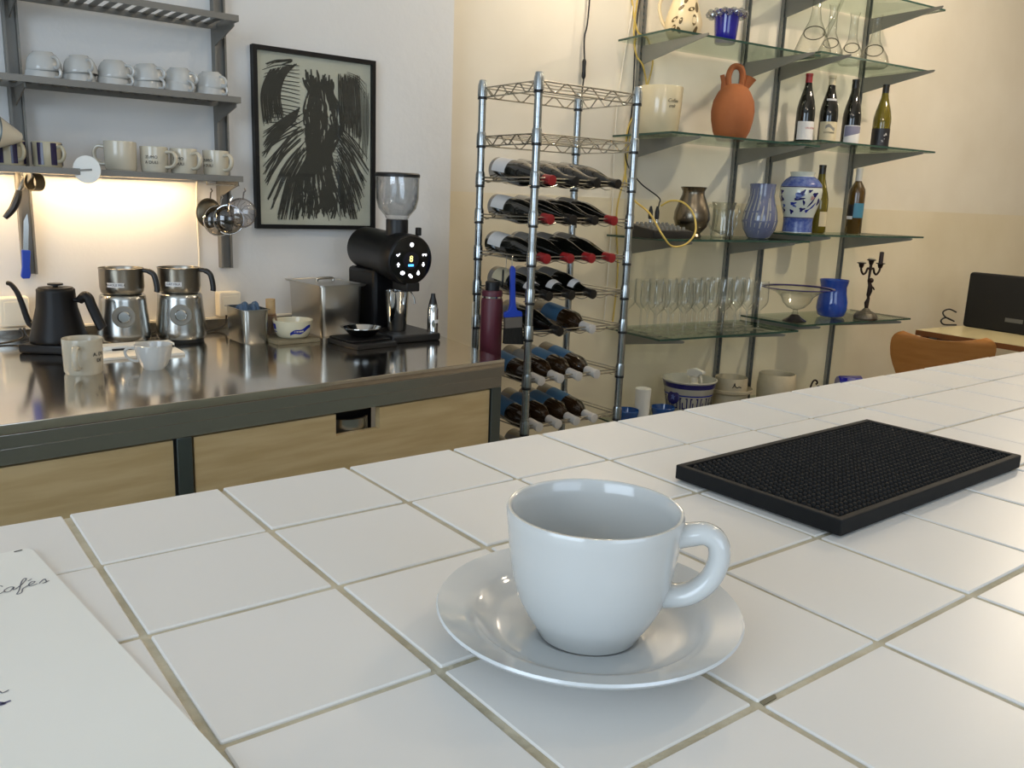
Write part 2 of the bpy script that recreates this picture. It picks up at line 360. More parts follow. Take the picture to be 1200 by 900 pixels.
strokes([[(-.0095, -.0012-.0012), (-.0050, -.0010-.0012)], [(-.0095, -.0018-.0012), (-.0050, -.0016-.0012)]], .0004, inkblack, 'printed_mark')
ws = []
for k in range(9): ws.append([(-.098+k*.0053, -.1662+.0004*k), (-0.0960+k*.0053, -.1636+.0004*k), (-0.0955+k*.0053, -.1658+.0004*k), (-0.0927+k*.0053, -.1650+.0004*k)])
strokes(ws, .0003, ink, 'handwriting')
ws = []
for k in range(7): ws.append([(-0.1020+k*.0072, -.1722), (-0.0995+k*.0072, -.1695), (-0.0975+k*.0072, -.1722), (-0.1002+k*.0072, -.1716), (-0.0950+k*.0072, -.1712)])
strokes(ws, .0006, inkb, 'handwriting')

# ------------------------------------------------------------------ steel work counter
A0 = Vector((-1.2, 1.0496, 0)); A1 = Vector((1.275, 1.2945, 0)); tc_ = (A1-A0).normalized(); ang = math.atan2(tc_.y, tc_.x)
def CT(s, n, z): # s along the front edge measured back from the right end, n inwards
    return A1 + tc_*s + Vector((-tc_.y, tc_.x, 0))*n + Vector((0, 0, z))
wt = thing('worktop', 'stainless steel worktop of the back counter below the picture', 'worktop', (0, 0, 0))
pts = [A0, A1, Vector((1.345, 1.79, 0)), Vector((1.375, YA-.002, 0)), Vector((-1.2, YA-.002, 0))]
MB().prism([(p.x, p.y) for p in pts], ZC-.02, ZC).build('top_sheet', steelTop, wt, bevel=.0015)
def front_slab(s0, s1, n0, n1, z0, z1):
    q = [CT(s0, n0, 0), CT(s1, n0, 0), CT(s1, n1, 0), CT(s0, n1, 0)]
    return MB().prism([(p.x, p.y) for p in q], z0, z1)
SL = -(A1-A0).length
front_slab(SL, 0, 0, .012, ZC-.046, ZC-.0201).build('front_apron', steel, wt, bevel=.001)
struct(MB().box(-1.2, 1.375, YA-.014, YA-.0005, ZC+.0005, ZC+.028).build('trim_2', steel))
struct(MB().box(-1.2, 1.375, YA-.016, YA-.0005, ZC+.0285, ZC+.034).build('trim_3', whiteP))
fr = thing('counter_frame', 'grey steel leg frame under the stainless worktop', 'counter frame', (0, 0, 0))
front_slab(SL, -.005, .004, .03, ZC-.077, ZC-.0465).build('rail', steel, fr, bevel=.001)
front_slab(-.040, -.006, .003, .037, .0, ZC-.0775).build('leg', steelDark, fr, bevel=.001)
front_slab(-.893, -.862, .003, .037, .0, ZC-.0775).build('leg', steelDark, fr, bevel=.001)
front_slab(SL, SL+.035, .003, .037, .0, ZC-.0775).build('leg', steelDark, fr, bevel=.001)
q = [Vector((1.30, 1.78, 0)), Vector((1.335, 1.78, 0)), Vector((1.335, 1.82, 0)), Vector((1.30, 1.82, 0))]
MB().box(1.30, 1.338, 1.80, 1.84, 0, ZC-.021).build('leg', steelDark, fr)
MB().box(-1.15, -1.11, 2.04, 2.08, 0, ZC-.021).build('leg', steelDark, fr)
zt = ZC-.081
def drawer(s0, s1, label, slot):
    t = thing('drawer_cabinet', label, 'cabinet', CT(s0, 0, 0), ang)
    L = s1-s0
    if slot:
        a_, b_ = slot; zz = zt-.052
        f = MB()
        for (u0, u1, z0, z1) in ((0, a_, .36, zt), (b_, L, .36, zt), (a_, b_, .36, zz)): f.box(u0, u1, .008, .026, z0, z1)
        f.build('drawer_front', plywood, t)
        MB().box(a_-.01, b_+.01, .06, .066, zz-.03, zt).build('dark_back', blackM, t)
        c = MB(); c.lathe([(.055, zz-.01), (.055, zz+.026), (.052, zz+.028), (.052, zz-.008)], 24, Matrix.Translation(((a_+b_)/2+.01, .082, 0))); c.build('steel_cup', steel, t)
    else: MB().box(0, L, .008, .026, .36, zt).build('drawer_front', plywood, t)
    MB().box(0, L, .008, .026, .04, .352).build('lower_drawer_front', plywood, t)
    MB().box(.002, L-.002, .0265, .05, .03, .34).build('carcass', plywood, t)
    return t
drawer(-.856, -.044, 'plywood drawer cabinet with a cut-out pull slot under the worktop', (.336, .458))
drawer(SL+.04, -.899, 'plain plywood cabinet front without a pull slot', None)

# ------------------------------------------------------------------ things on the work counter
RT = math.atan2(-.61, .79)      # "towards the room's right-front" used to turn handles
k = thing('gooseneck_kettle', 'matte black gooseneck kettle on its square base', 'kettle', (.300, 1.900, ZC), RT)
MB().box(-.072, .06, -.062, .062, 0, .024).build('power_base', blackM, k, bevel=.006)
MB().lathe([(0, .026), (.066, .026), (.068, .030), (.066, .040), (.058, .072), (.048, .112), (.0445, .150), (.0445, .157), (.043, .159), (0, .159)], 40).build('body', blackM, k, angle=50)
l = MB().lathe([(0, .1592), (.040, .1592), (.040, .162), (.006, .163), (.006, .166), (.018, .168), (.018, .172), (0, .173)], 28).build('lid', blackM, k)
MB().tube(smoothpath([(-.058, 0, .058), (-.072, 0, .066), (-.080, 0, .085), (-.088, 0, .115), (-.098, 0, .145), (-.112, 0, .165), (-.122, 0, .168)], 5), [.0085-.0001*i for i in range(31)], 10).build('spout', blackM, k)
hb = MB(); hb.tube([(.040, 0, .133), (.060, 0, .131)], .006, 10)
hb.tube(smoothpath([(.058, 0, .130), (.072, 0, .142), (.082, 0, .138), (.090, 0, .115), (.108, 0, .072), (.114, 0, .062)], 5), [.010, .0105, .011, .0115, .012, .0125, .0125, .0125, .0125, .0125]+[.0125]*16, 10); hb.build('handle', blackM, k)

def frother(loc, label, txt):
    f = thing('milk_frother', label, 'milk frother', loc, 0)
    MB().lathe([(0, 0), (.058, 0), (.060, .004), (.060, .011), (0, .011)], 40).build('foot', blackP, f)
    MB().lathe([(0, .0111), (.063, .0111), (.0665, .018), (.067, .030), (.0645, .060), (.0608, .095), (.0590, .120), (.0580, .130), (.054, .1345), (0, .1345)], 48).build('base', steel, f, angle=50)
    az = math.atan2(CAM.y-loc[1], CAM.x-loc[0])
    T = Matrix.Rotation(az, 4, 'Z') @ Matrix.Translation((.0605, 0, .080)) @ Matrix.Rotation(PI/2-.085, 4, 'Y')
    dl = MB().lathe([(0, -.006), (.029, -.006), (.029, .0045), (.026, .0065), (.016, .0062), (.015, .0062)], 32, T).build('dial_ring', greyBr, f)
    MB().lathe([(.0, .0055), (.0155, .0055), (.0155, .013), (.013, .0155), (0, .0155)], 28, T).build('dial_knob', chrome, dl)
    j = MB().lathe([(0, .136), (.048, .136), (.053, .141), (.0558, .155), (.0558, .200), (.0572, .205), (.0560, .2055), (.0542, .200), (.0542, .156), (.048, .140), (0, .139)], 44).build('jug', mat('jug_steel', '#8f8a80', .3, 1), f, angle=50)
    T = Matrix.Rotation(RT+.12, 4, 'Z')
    MB().tube(smoothpath([(.052, 0, .1995), (.068, 0, .198), (.082, 0, .190), (.088, 0, .172), (.0905, 0, .150), (.0895, 0, .142)], 5), [.006]*6+[.0075]*20, 10, M=T).build('jug_handle', blackP, j)
    lb = arcpatch(.0560, az-.68, az+.10, .157, .169, 12); lab = lb.build('name_label', labelW, j)
    lettering(txt, .0085, inkblack, j, (0, 0, .163), (0, 0, az-.29), wrap=.0567, name='label_lettering')
    return f
frother((.468, 1.945, ZC), 'steel milk frother beside the black kettle', 'WHOLE MILK')
frother((.614, 1.930, ZC), 'steel milk frother beside the white socket and blue cloth tub', 'OAT MILK')

def mug(name, label, loc, rotz, r=.042, h=.077, m=chinaW, group=None, taper=.96, hs=1.0, txt=None, txtang=PI/2, flip=False, tmat=None, tsz=.012):
    t = thing(name, label, 'mug', loc, rotz, group)
    MB().lathe([(0, .002), (r*.80*taper, .002), (r*.83*taper, 0), (r*.93*taper, 0), (r*taper, .006), (r, h-.003), (r*.985, h), (r*.95, h-.002), (r*.92*taper, .010), (0, .007)], 36).build('body', m, t, angle=50)
    hh = smoothpath([(r*.95, 0, h*.80), (r+.016*hs, 0, h*.82), (r+.026*hs, 0, h*.66), (r+.025*hs, 0, h*.42), (r+.014*hs, 0, h*.24), (r*.93, 0, h*.22)], 5)
    hb = MB().tube(hh, .0048, 10); hb.v = [(x, y*1.4, z) for x, y, z in hb.v]; hb.build('handle', m, t)
    if txt:
        for i, s in enumerate(txt): lettering(s, tsz, tmat or inkblack, t, (0, 0, h*.58-i*.014), (0, 0, txtang), wrap=r*.99+.0006, name='mug_lettering')
    return t
camaz = lambda x, y: math.atan2(CAM.y-y, CAM.x-x)
az = camaz(.294, 1.585)
mug('stoneware_mug', 'grey-beige mug with small black lettering in front of the kettle', (.294, 1.585, ZC), az-.25, .0425, .080, mat('grey_mug_glaze', '#b5ae9c', .2, coat=.3), txt=['A. DU', 'DE'], txtang=1.12)
cpw = thing('white_cup', 'small white coffee cup on the steel worktop beside the grey-beige mug', 'cup', (.442, 1.565, ZC), RT+PI+.25)
MB().lathe([(0, .003), (.018, .003), (.020, 0), (.023, 0), (.030, .010), (.037, .026), (.041, .045), (.0425, .058), (.041, .0585), (.0395, .046), (.034, .024), (.02, .009), (0, .007)], 40).build('body', cupblue, cpw, angle=55)
hb = MB().tube(smoothpath([(.039, 0, .047), (.052, 0, .050), (.062, 0, .043), (.060, 0, .030), (.048, 0, .020), (.034, 0, .018)], 5), .0034, 10); hb.build('handle', cupblue, cpw)
pt = thing('paper_tray', 'shallow white tray with a black pen channel behind the mug and cup', 'tray', (.432, 1.783, ZC), math.radians(-1))
MB().box(-.125, .125, -.075, .075, 0, .007).build('base', paper, pt, bevel=.001)
MB().box(-.125, .125, .022, .075, .0075, .017).build('back_ledge', paper, pt, bevel=.001)
MB().box(-.03, .122, .012, .019, .0075, .012).build('pen', blackP, pt, bevel=.001)
MB().box(-.125, -.119, -.03, .02, .0075, .013).build('end_clip', blackP, pt)

def gnpan(name, label, loc, rz, lx, ly, h, m, lid=False):
    t = thing(name, label, 'steel container', loc, rz)
    b_ = MB(); top = [(-lx/2, -ly/2), (lx/2, -ly/2), (lx/2, ly/2), (-lx/2, ly/2)]
    def rr(sx, sy, rad, z, n=4):
        out = []
        for cx, cy, a0 in ((1, 1, 0), (-1, 1, PI/2), (-1, -1, PI), (1, -1, 3*PI/2)):
            for k in range(n+1):
                a = a0+PI/2*k/n; out.append((cx*(sx/2-rad)+rad*math.cos(a), cy*(sy/2-rad)+rad*math.sin(a), z))
        return out
    rings = [rr(lx*.82, ly*.86, .012, 0), rr(lx*.86, ly*.9, .014, .006), rr(lx*.93, ly*.95, .016, h-.012), rr(lx*.94, ly*.955, .016, h-.002), rr(lx*1.04, ly*1.04, .014, h-.002), rr(lx*1.04, ly*1.04, .014, h), rr(lx*.93, ly*.95, .016, h), rr(lx*.91, ly*.94, .016, h-.014), rr(lx*.84, ly*.88, .014, .008)]
    n = len(rings[0]); vv = sum(rings, []); ff = [tuple(range(n))[::-1], tuple((len(rings)-1)*n+k for k in range(n))]
    for i in range(len(rings)-1):
        for k in range(n): ff.append((i*n+k, i*n+(k+1) % n, (i+1)*n+(k+1) % n, (i+1)*n+k))
    b_.add(vv, ff).build('pan', m, t, angle=40)
    if lid:
        rings = [rr(lx*1.06, ly*1.06, .014, h+.001), rr(lx*1.06, ly*1.06, .014, h+.003), rr(lx*.9, ly*.9, .016, h+.004), rr(lx*.88, ly*.88, .016, h-.001+.0025), rr(lx*.5, ly*.4, .01, h+.0025)]
        vv = sum(rings, []); ff = [tuple(range(n))[::-1], tuple((len(rings)-1)*n+k for k in range(n))]
        for i in range(len(rings)-1):
            for k in range(n): ff.append((i*n+k, i*n+(k+1) % n, (i+1)*n+(k+1) % n, (i+1)*n+k))
        ld = MB().add(vv, ff).build('lid', m, t, angle=40)
        MB().tube(smoothpath([(-.025, 0, h+.003), (-.025, 0, h+.012), (.025, 0, h+.012), (.025, 0, h+.003)], 4), .004, 8).build('lid_handle', m, ld)
    return t
sp = gnpan('steel_tub', 'small open steel tub holding a blue cloth', (.776, 1.855, ZC), math.radians(3), .082, .135, .096, steel)
cl = MB()
for i in range(5):
    pts = smoothpath([(-.026+.010*i, -.04, .05), (-.027+.012*i, -.025, .082+.010*(i % 2)), (-.018+.010*i, -.005, .094+.006*((i+1) % 3)), (-.025+.011*i, .015, .088), (-.018+.009*i, .035, .06)], 4)
    cl.tube(pts, [.004+.0035*math.sin(PI*q/(len(pts)-1)) for q in range(len(pts))], 8)
tag(cl.build('cloth', slateblue, None, (.776, 1.855, ZC), (0, 0, math.radians(3))), 'crumpled slate-blue cloth poking out of the small steel tub', 'cloth')
gnpan('steel_bin', 'deep steel food container with a lid beside the coffee grinder', (1.050, 1.93, ZC), math.radians(2), .150, .235, .152, mat('satin_steel', '#c0bcb4', .3, 1), True)
tr = tag(MB().box(-.066, .066, -.078, .078, 0, .010).build('serving_board', mat('grey_wood', '#857a60', .5, noise=(12, '#776c54', 4, (1, 6, 1))), None, (.880, 1.825, ZC), (0, 0, math.radians(4)), bevel=.002), 'flat grey-brown board under the tea bowl and bamboo whisk', 'board')
bw = thing('tea_bowl', 'wide cream tea bowl with a cobalt brush stroke on the board', 'bowl', (.893, 1.812, ZC+.010), 0)
MB().lathe([(0, .003), (.030, .003), (.032, 0), (.040, 0), (.046, .006), (.053, .022), (.056, .042), (.0575, .050), (.0555, .051), (.053, .042), (.049, .022), (.04, .009), (0, .007)], 40).build('body', mat('cream_bowl_glaze', '#d0c9ae', .2, coat=.3), bw, angle=50)
az = camaz(.893, 1.812)
def band(prof_r, zf, a0, a1, w, n=14):
    vv = []; ff = []
    for i in range(n+1):
        a = a0+(a1-a0)*i/n; z = zf(i/n); hw = w(i/n)
        for q in (-1, 1): vv.append((prof_r(z+q*hw)*math.cos(a), prof_r(z+q*hw)*math.sin(a), z+q*hw))
        if i: ff.append((2*i-2, 2*i-1, 2*i+1, 2*i))
    return MB().add(vv, ff)
br = lambda z: .0007+(.046+.007*(z-.006)/.016 if z < .022 else .053+.003*(z-.022)/.020)
band(br, lambda q: .014+.02*q+.003*math.sin(9*q), az-.15, az+1.05, lambda q: .004+.003*math.sin(PI*q), 16).build('brush_stroke', bluew, bw)
band(br, lambda q: .030, az-1.35, az-1.0, lambda q: .012, 6).build('brush_stroke', bluew, bw)
wk = thing('bamboo_whisk', 'bamboo tea whisk standing upright behind the tea bowl', 'whisk', (.850, 1.868, ZC+.010), 0)
MB().lathe([(0, .105), (.0135, .105), (.0135, .066), (.0145, .060), (.0, .060)], 20).build('handle', bamboo, wk)
ti = MB()
for i in range(30):
    a = 2*PI*i/30; ti.tube([(.0132*math.cos(a), .0132*math.sin(a), .064), (.0185*math.cos(a), .0185*math.sin(a), .04), (.0235*math.cos(a), .0235*math.sin(a), .012), (.019*math.cos(a), .019*math.sin(a), .001)], .0012, 5)
o = ti.build('tines', bambood, wk); o['kind'] = 'stuff'
MB().lathe([(.0148, .056), (.0152, .056), (.0152, .061), (.0146, .061)], 20).build('binding_thread', walnut, wk)

# grinder
gx, gy0 = 1.196, 1.66
gd = thing('coffee_grinder', 'black coffee grinder with round lit display and glass hopper', 'coffee grinder', (gx, 1.80, ZC), 0)
MB().box(-.075, .092, -.165, .17, 0, .022).build('base', blackP, gd, bevel=.006)
MB().box(-.052, .062, -.01, .165, .0221, .20).build('column', blackM, gd, bevel=.012)
T = Matrix.Translation((0, 0, .247)) @ Matrix.Rotation(math.radians(4), 4, 'X') @ Matrix.Rotation(PI/2, 4, 'X')
MB().lathe([(0, -.150), (.058, -.150), (.064, -.144), (.066, -.12), (.070, .06), (.0745, .075), (.0755, .125), (.073, .135), (.069, .138), (0, .138)], 48, T).build('barrel', mat('satin_black', '#0b0b0d', .38, spec=.3), gd, angle=30)
fc = MB().lathe([(0, .1382), (.0685, .1382), (.0685, .1392), (.067, .1398), (0, .1398)], 48, T).build('display_face', blackG, gd)
def icon(u, v, kind, sz=.0062, m=iconM):
    b_ = MB(); Tt = T @ Matrix.Translation((u, v, .1399))
    if kind == 'dot': b_.lathe([(sz, 0), (sz, .0006), (0, .0006)], 16, Tt)
    elif kind == 'arrow': b_.prism([(-sz*.35, -sz), (sz*.35, -sz), (sz*.35, 0), (sz*.9, 0), (0, sz*1.1), (-sz*.9, 0), (-sz*.35, 0)], 0, .0006, Tt)
    elif kind == 'down': b_.prism([(sz*.35, sz), (-sz*.35, sz), (-sz*.35, 0), (-sz*.9, 0), (0, -sz*1.1), (sz*.9, 0), (sz*.35, 0)], 0, .0006, Tt)
    elif kind == 'check': b_.prism([(-sz, .1*sz), (-.5*sz, .5*sz), (-.2*sz, .1*sz), (.8*sz, .9*sz), (sz, .5*sz), (-.2*sz, -.7*sz)], 0, .0006, Tt)
    elif kind == 'cup': b_.prism([(-1.1*sz, .5*sz), (1.2*sz, .5*sz), (1.2*sz, -.5*sz), (.6*sz, -.5*sz), (.3*sz, 0), (-.3*sz, 0), (-.5*sz, -.5*sz), (-1.0*sz, -.5*sz)], 0, .0006, Tt)
    elif kind == 'ring': b_.lathe([(sz*1.05, 0), (sz*1.05, .0006), (sz*.45, .0006), (sz*.45, 0)], 18, Tt @ Matrix.Diagonal((1.15, .85, 1, 1)))
    elif kind == 'bean': b_.lathe([(sz, 0), (sz, .0006), (0, .0006)], 14, Tt @ Matrix.Translation((-.35*sz, .3*sz, 0)) @ Matrix.Diagonal((.7, .7, 1, 1))); b_.lathe([(sz, 0), (sz, .0006), (0, .0006)], 14, Tt @ Matrix.Translation((.45*sz, -.4*sz, 0)) @ Matrix.Diagonal((.7, .7, 1, 1)))
    elif kind == 'drop': b_.prism([(0, 1.3*sz), (.8*sz, 0), (.7*sz, -.7*sz), (0, -sz), (-.7*sz, -.7*sz), (-.8*sz, 0)], 0, .0006, Tt)
    return b_.build('lit_icon', m, fc, smooth=False)
for u, v, kd in ((0, .046, 'dot'), (-.044, .016, 'check'), (.044, .016, 'cup'), (-.042, -.012, 'arrow'), (.042, -.012, 'down'), (-.027, -.036, 'ring'), (0, -.045, 'bean'), (.026, -.037, 'drop')): icon(u, v, kd)
MB().lathe([(.026, .1398), (.026, .1402), (0, .1402)], 28, T).build('screen', mat('screen_dark', '#1c1a26', .2), fc)
me = text_mesh('8', .026); me.transform(T @ Matrix.Translation((0, .004, .1407))); me.materials.clear(); me.materials.append(dispY); put('screen_digit', me, fc)
MB().box(-.009, .009, -.017, -.011, .1403, .1408, T).build('screen_bar', dispB, fc)
MB().box(.028, .042, -.128, -.112, .308, .332).build('adjust_lever', blackP, gd, bevel=.003)
MB().box(-.012, .034, -.135, -.05, .145, .172).build('spout', blackP, gd, bevel=.004)
MB().lathe([(0, .305), (.033, .305), (.033, .352), (.0, .352)], 28, Matrix.Translation((0, -.056, 0))).build('hopper_neck', blackP, gd)
hop = MB().lathe([(.030, .3525), (.034, .356), (.036, .362), (.055, .384), (.0625, .412), (.064, .470), (.064, .474), (.0615, .474), (.060, .412), (.052, .386), (.033, .364)], 40, Matrix.Translation((0, -.056, 0))).build('hopper', ghop, gd, angle=60)
MB().lathe([(0, .4745), (.066, .4745), (.0665, .482), (.062, .486), (0, .487)], 40, Matrix.Translation((0, -.056, 0))).build('hopper_lid', blackP, hop)
fk = MB()
for s in (-1, 1): fk.tube(smoothpath([(.012+s*.010, -.095, .146), (.012+s*.018, -.105, .125), (.012+s*.020, -.11, .105)], 4), .003, 8)
fk.build('portafilter_fork', chrome, gd)
tag(MB().lathe([(0, .002), (.024, .002), (.026, 0), (.029, .004), (.036, .118), (.0372, .120), (.0355, .1205), (.028, .008), (0, .006)], 36).build('dosing_cup', chrome, None, (gx-.008, 1.728, ZC+.0225)), 'tall polished steel dosing cup under the grinder spout', 'cup')
sc = thing('coffee_scale', 'flat black coffee scale in front of the steel container', 'scale', (1.040, 1.665, ZC), math.radians(6))
MB().box(-.068, .068, -.078, .078, 0, .014).build('body', blackP, sc, bevel=.003)
MB().box(-.064, .064, -.050, .074, .0145, .020).build('weighing_plate', blackM, sc, bevel=.002)
tag(MB().lathe([(0, .002), (.028, .001), (.036, .004), (.055, .024), (.0625, .026), (.0625, .0275), (.0545, .0262), (.035, .0065), (0, .004)], 40).build('steel_dish', chrome, None, (1.050, 1.685, ZC+.0205)), 'shallow polished steel dish on the black coffee scale', 'dish')
sb = thing('spray_bottle', 'slim steel spray bottle with black nozzle beside the coffee grinder', 'spray bottle', (1.276, 1.664, ZC), .4)
MB().lathe([(0, 0), (.0155, 0), (.0165, .003), (.0165, .092), (.014, .096), (.014, .106), (0, .106)], 28).build('body', chrome, sb)
MB().lathe([(0, .1062), (.0125, .1062), (.011, .115), (.007, .128), (.006, .138), (0, .138)], 20).build('nozzle', blackP, sb)
arcpatch(.0166, -2.2, -1.2, .05, .06).build('label', labelW, sb)

# sockets on wall A with cables
def socket(x, z, w_, h_, label):
    t = thing('wall_socket', label, 'socket', (x, YA-.0005, z), 0)
    MB().box(-w_/2, w_/2, -.042, 0, -h_/2, h_/2).build('box', whiteP, t, bevel=.005)
    MB().box(-w_/2+.012, w_/2-.012, -.0445, -.0425, -h_/2+.012, h_/2-.012).build('cover', whiteP, t, bevel=.001)
    return t
socket(.228, .960, .072, .078, 'white wall socket box behind the kettle spout')
socket(.806, .956, .068, .076, 'white wall socket box behind the small steel tub')
def cable(pts, r, m, label, name='cable', n=8, cat='cable'):
    return tag(MB().tube(smoothpath(pts, n), r, 8).build(name, m), label, cat)
cable([(.235, 2.065, .918), (.24, 2.06, .895), (.20, 2.05, .8842), (.12, 2.03, .8842), (.02, 2.02, .8842)], .003, blackC, 'black cable trailing left from the socket by the kettle')
cable([(.245, 2.07, .918), (.255, 2.06, .893), (.30, 2.05, .8842), (.33, 2.02, .8842)], .003, blackC, 'black cable looping from the socket to the kettle base')
cable([(.355, 2.09, .91), (.36, 2.07, .895), (.385, 2.055, .8842), (.425, 2.045, .8842)], .003, blackC, 'black cable lying behind the kettle handle')
cable([(.545, 2.045, .8842), (.58, 2.07, .886), (.60, 2.06, .8842)], .003, blackC, 'short black cable between the two milk frothers')
cable([(.685, 2.02, .8842), (.72, 2.04, .8842), (.76, 2.06, .887), (.785, 2.068, .90), (.79, 2.07, .925)], .003, blackC, 'black cable looping up to the socket by the steel tub')
cable([(.728, 2.105, 1.325), (.726, 2.112, 1.25), (.728, 2.112, 1.10), (.726, 2.112, .93)], .003, whiteC, 'white cable running down the wall beneath the mug shelf')

# ------------------------------------------------------------------ picture
pic = thing('framed_drawing', 'black-framed charcoal drawing hanging on the wall', 'picture', (1.108, YA-.001, 1.4555), 0)
PW, PH, PB = .410, .540, .013
fb = MB()
for x0, x1, z0, z1 in ((-PW/2, PW/2, -PH/2, -PH/2+PB), (-PW/2, PW/2, PH/2-PB, PH/2), (-PW/2, -PW/2+PB, -PH/2+PB, PH/2-PB), (PW/2-PB, PW/2, -PH/2+PB, PH/2-PB)): fb.box(x0, x1, -.024, 0, z0, z1)
fb.build('frame', blackM, pic)
MB().box(-PW/2+PB, PW/2-PB, -.010, -.006, -PH/2+PB, PH/2-PB).build('drawing_paper', paper2, pic)
rg = random.Random(3); sk = MB()
def uv(u, v): return Vector((-PW/2+PB+u*(PW-2*PB), 0, PH/2-PB-v*(PH-2*PB)))
cnt = [0]
def rib(pts, wd):
    cnt[0] += 1; y = -.0103-.0000035*cnt[0]
    P = [uv(min(max(u, .015), .985), min(max(v, .015), .985)) for u, v in pts]; P = smoothpath(P, 4); vv = []; ff = []
    for i, p in enumerate(P):
        tt = P[min(i+1, len(P)-1)]-P[max(i-1, 0)]
        if tt.length < 1e-6: tt = Vector((1, 0, 0))
        tt.normalize(); nn = Vector((-tt.z, 0, tt.x))*wd*(.55+.45*math.sin(PI*i/(len(P)-1)))
        vv += [(p.x+nn.x, y, p.z+nn.z), (p.x-nn.x, y, p.z-nn.z)]
        if i: ff.append((2*i-2, 2*i-1, 2*i+1, 2*i))
    sk.add(vv, ff)
U = rg.uniform
LB_ = [(.06, .35, .69), (.11, .37, .68), (.20, .43, .66), (.28, .38, .73), (.40, .39, .75), (.50, .41, .68), (.58, .42, .64), (.71, .34, .71), (.87, .33, .79), (.96, .32, .76)]
def bnd(v):
    for a_, b2_ in zip(LB_, LB_[1:]):
        if a_[0] <= v <= b2_[0]:
            q = (v-a_[0])/(b2_[0]-a_[0]); return a_[1]+(b2_[1]-a_[1])*q, a_[2]+(b2_[2]-a_[2])*q
    return LB_[-1][1:]
for i in range(430):      # dense trunk
    v0 = U(.07, .86); h_ = U(.06, .15); w0 = U(0, 1); pp_ = []
    for k_ in range(4):
        v = min(v0+h_*k_/3, .96); l_, r_ = bnd(v); pp_.append((l_+(r_-l_)*w0+U(-.008, .008), v))
    rib(pp_, .0036)
for i in range(46):      # left upper hatching, curved
    q = i/45; rib([(.34-.22*q+U(-.01, .01), .05+.05*q), (.24-.18*q, .13+.05*q), (.20-.16*q+U(-.01, .01), .24+.03*q), (.22-.17*q, .36+.05*q+U(-.03, .02))], .0017)
for i in range(16): rib([(.05+U(0, .03), .11+.02*i), (.18, .075+.021*i+U(-.01, .01)), (.36, .06+.024*i)], .0016)
for i in range(5): rib([(.07+U(0, .02), .08+U(-.01, .01)), (.18, .05+U(-.01, .01)), (.30, .03+U(0, .02)), (.20, .07)], .0014)
for i in range(58):      # left fan
    q = i/57; u0 = .38+U(-.05, .05); v0 = .36+.34*q+U(-.04, .04); u1 = .05+.27*max(0, (q-.35)/.65)+U(-.02, .03); v1 = min(.97, .52+.75*q+U(-.05, .05))
    rib([(u0, v0), (u0+(u1-u0)*.45-.02, v0+(v1-v0)*.40), (u1, v1)], .0022)
for i in range(22): q = i/21; rib([(.36-.04*q, .30+.08*q), (.20-.03*q, .38+.10*q), (.05+U(-.01, .03), .46+.14*q+U(-.02, .02))], .0018)
for i in range(52):      # right upper verticals
    q = i/51; u = .70+.19*q; rib([(u+U(-.01, .01), .07+U(0, .05)), (u+.01+U(-.01, .01), .22), (u+.02, .40+U(-.06, .06))], .0022)
for i in range(9): u = .89+.011*i; rib([(u, .14+U(-.05, .05)), (u+.004, .35), (u-.006, .55+U(-.08, .06))], .0011)
for i in range(4): rib([(.78, .06+.01*i), (.88, .08+.015*i), (.95, .12+.03*i)], .0012)
for i in range(40):      # right fan
    q = i/39; u0 = .67+U(-.02, .07); v0 = .38+.30*q+U(-.03, .03); u1 = min(.985, .99-.16*q+U(-.05, .03)); v1 = min(.96, .62+.42*q+U(-.08, .05))
    rib([(u0, v0), ((u0+u1)/2+.01, (v0+v1)/2-.015), (u1, v1)], .0020)
for i in range(16): v = .42+.02*i; rib([(.62, v), (.68, v+.012), (.74, v-.004)], .0009)
for i in range(24):      # lower strands
    u = .30+.46*i/23; rib([(u+.02, .80+U(-.05, .03)), (u+U(-.01, .01), .88), (u+U(-.03, .03), U(.92, .975))], .0018)
rib([(.84, .85), (.88, .88), (.86, .92), (.80, .90), (.83, .85), (.87, .86)], .0010)
sk.build('charcoal_strokes', charcoal, pic, smooth=False)
MB().box(-PW/2+PB, PW/2-PB, -.0150, -.0140, -PH/2+PB, PH/2-PB).build('glazing', gpane, pic)

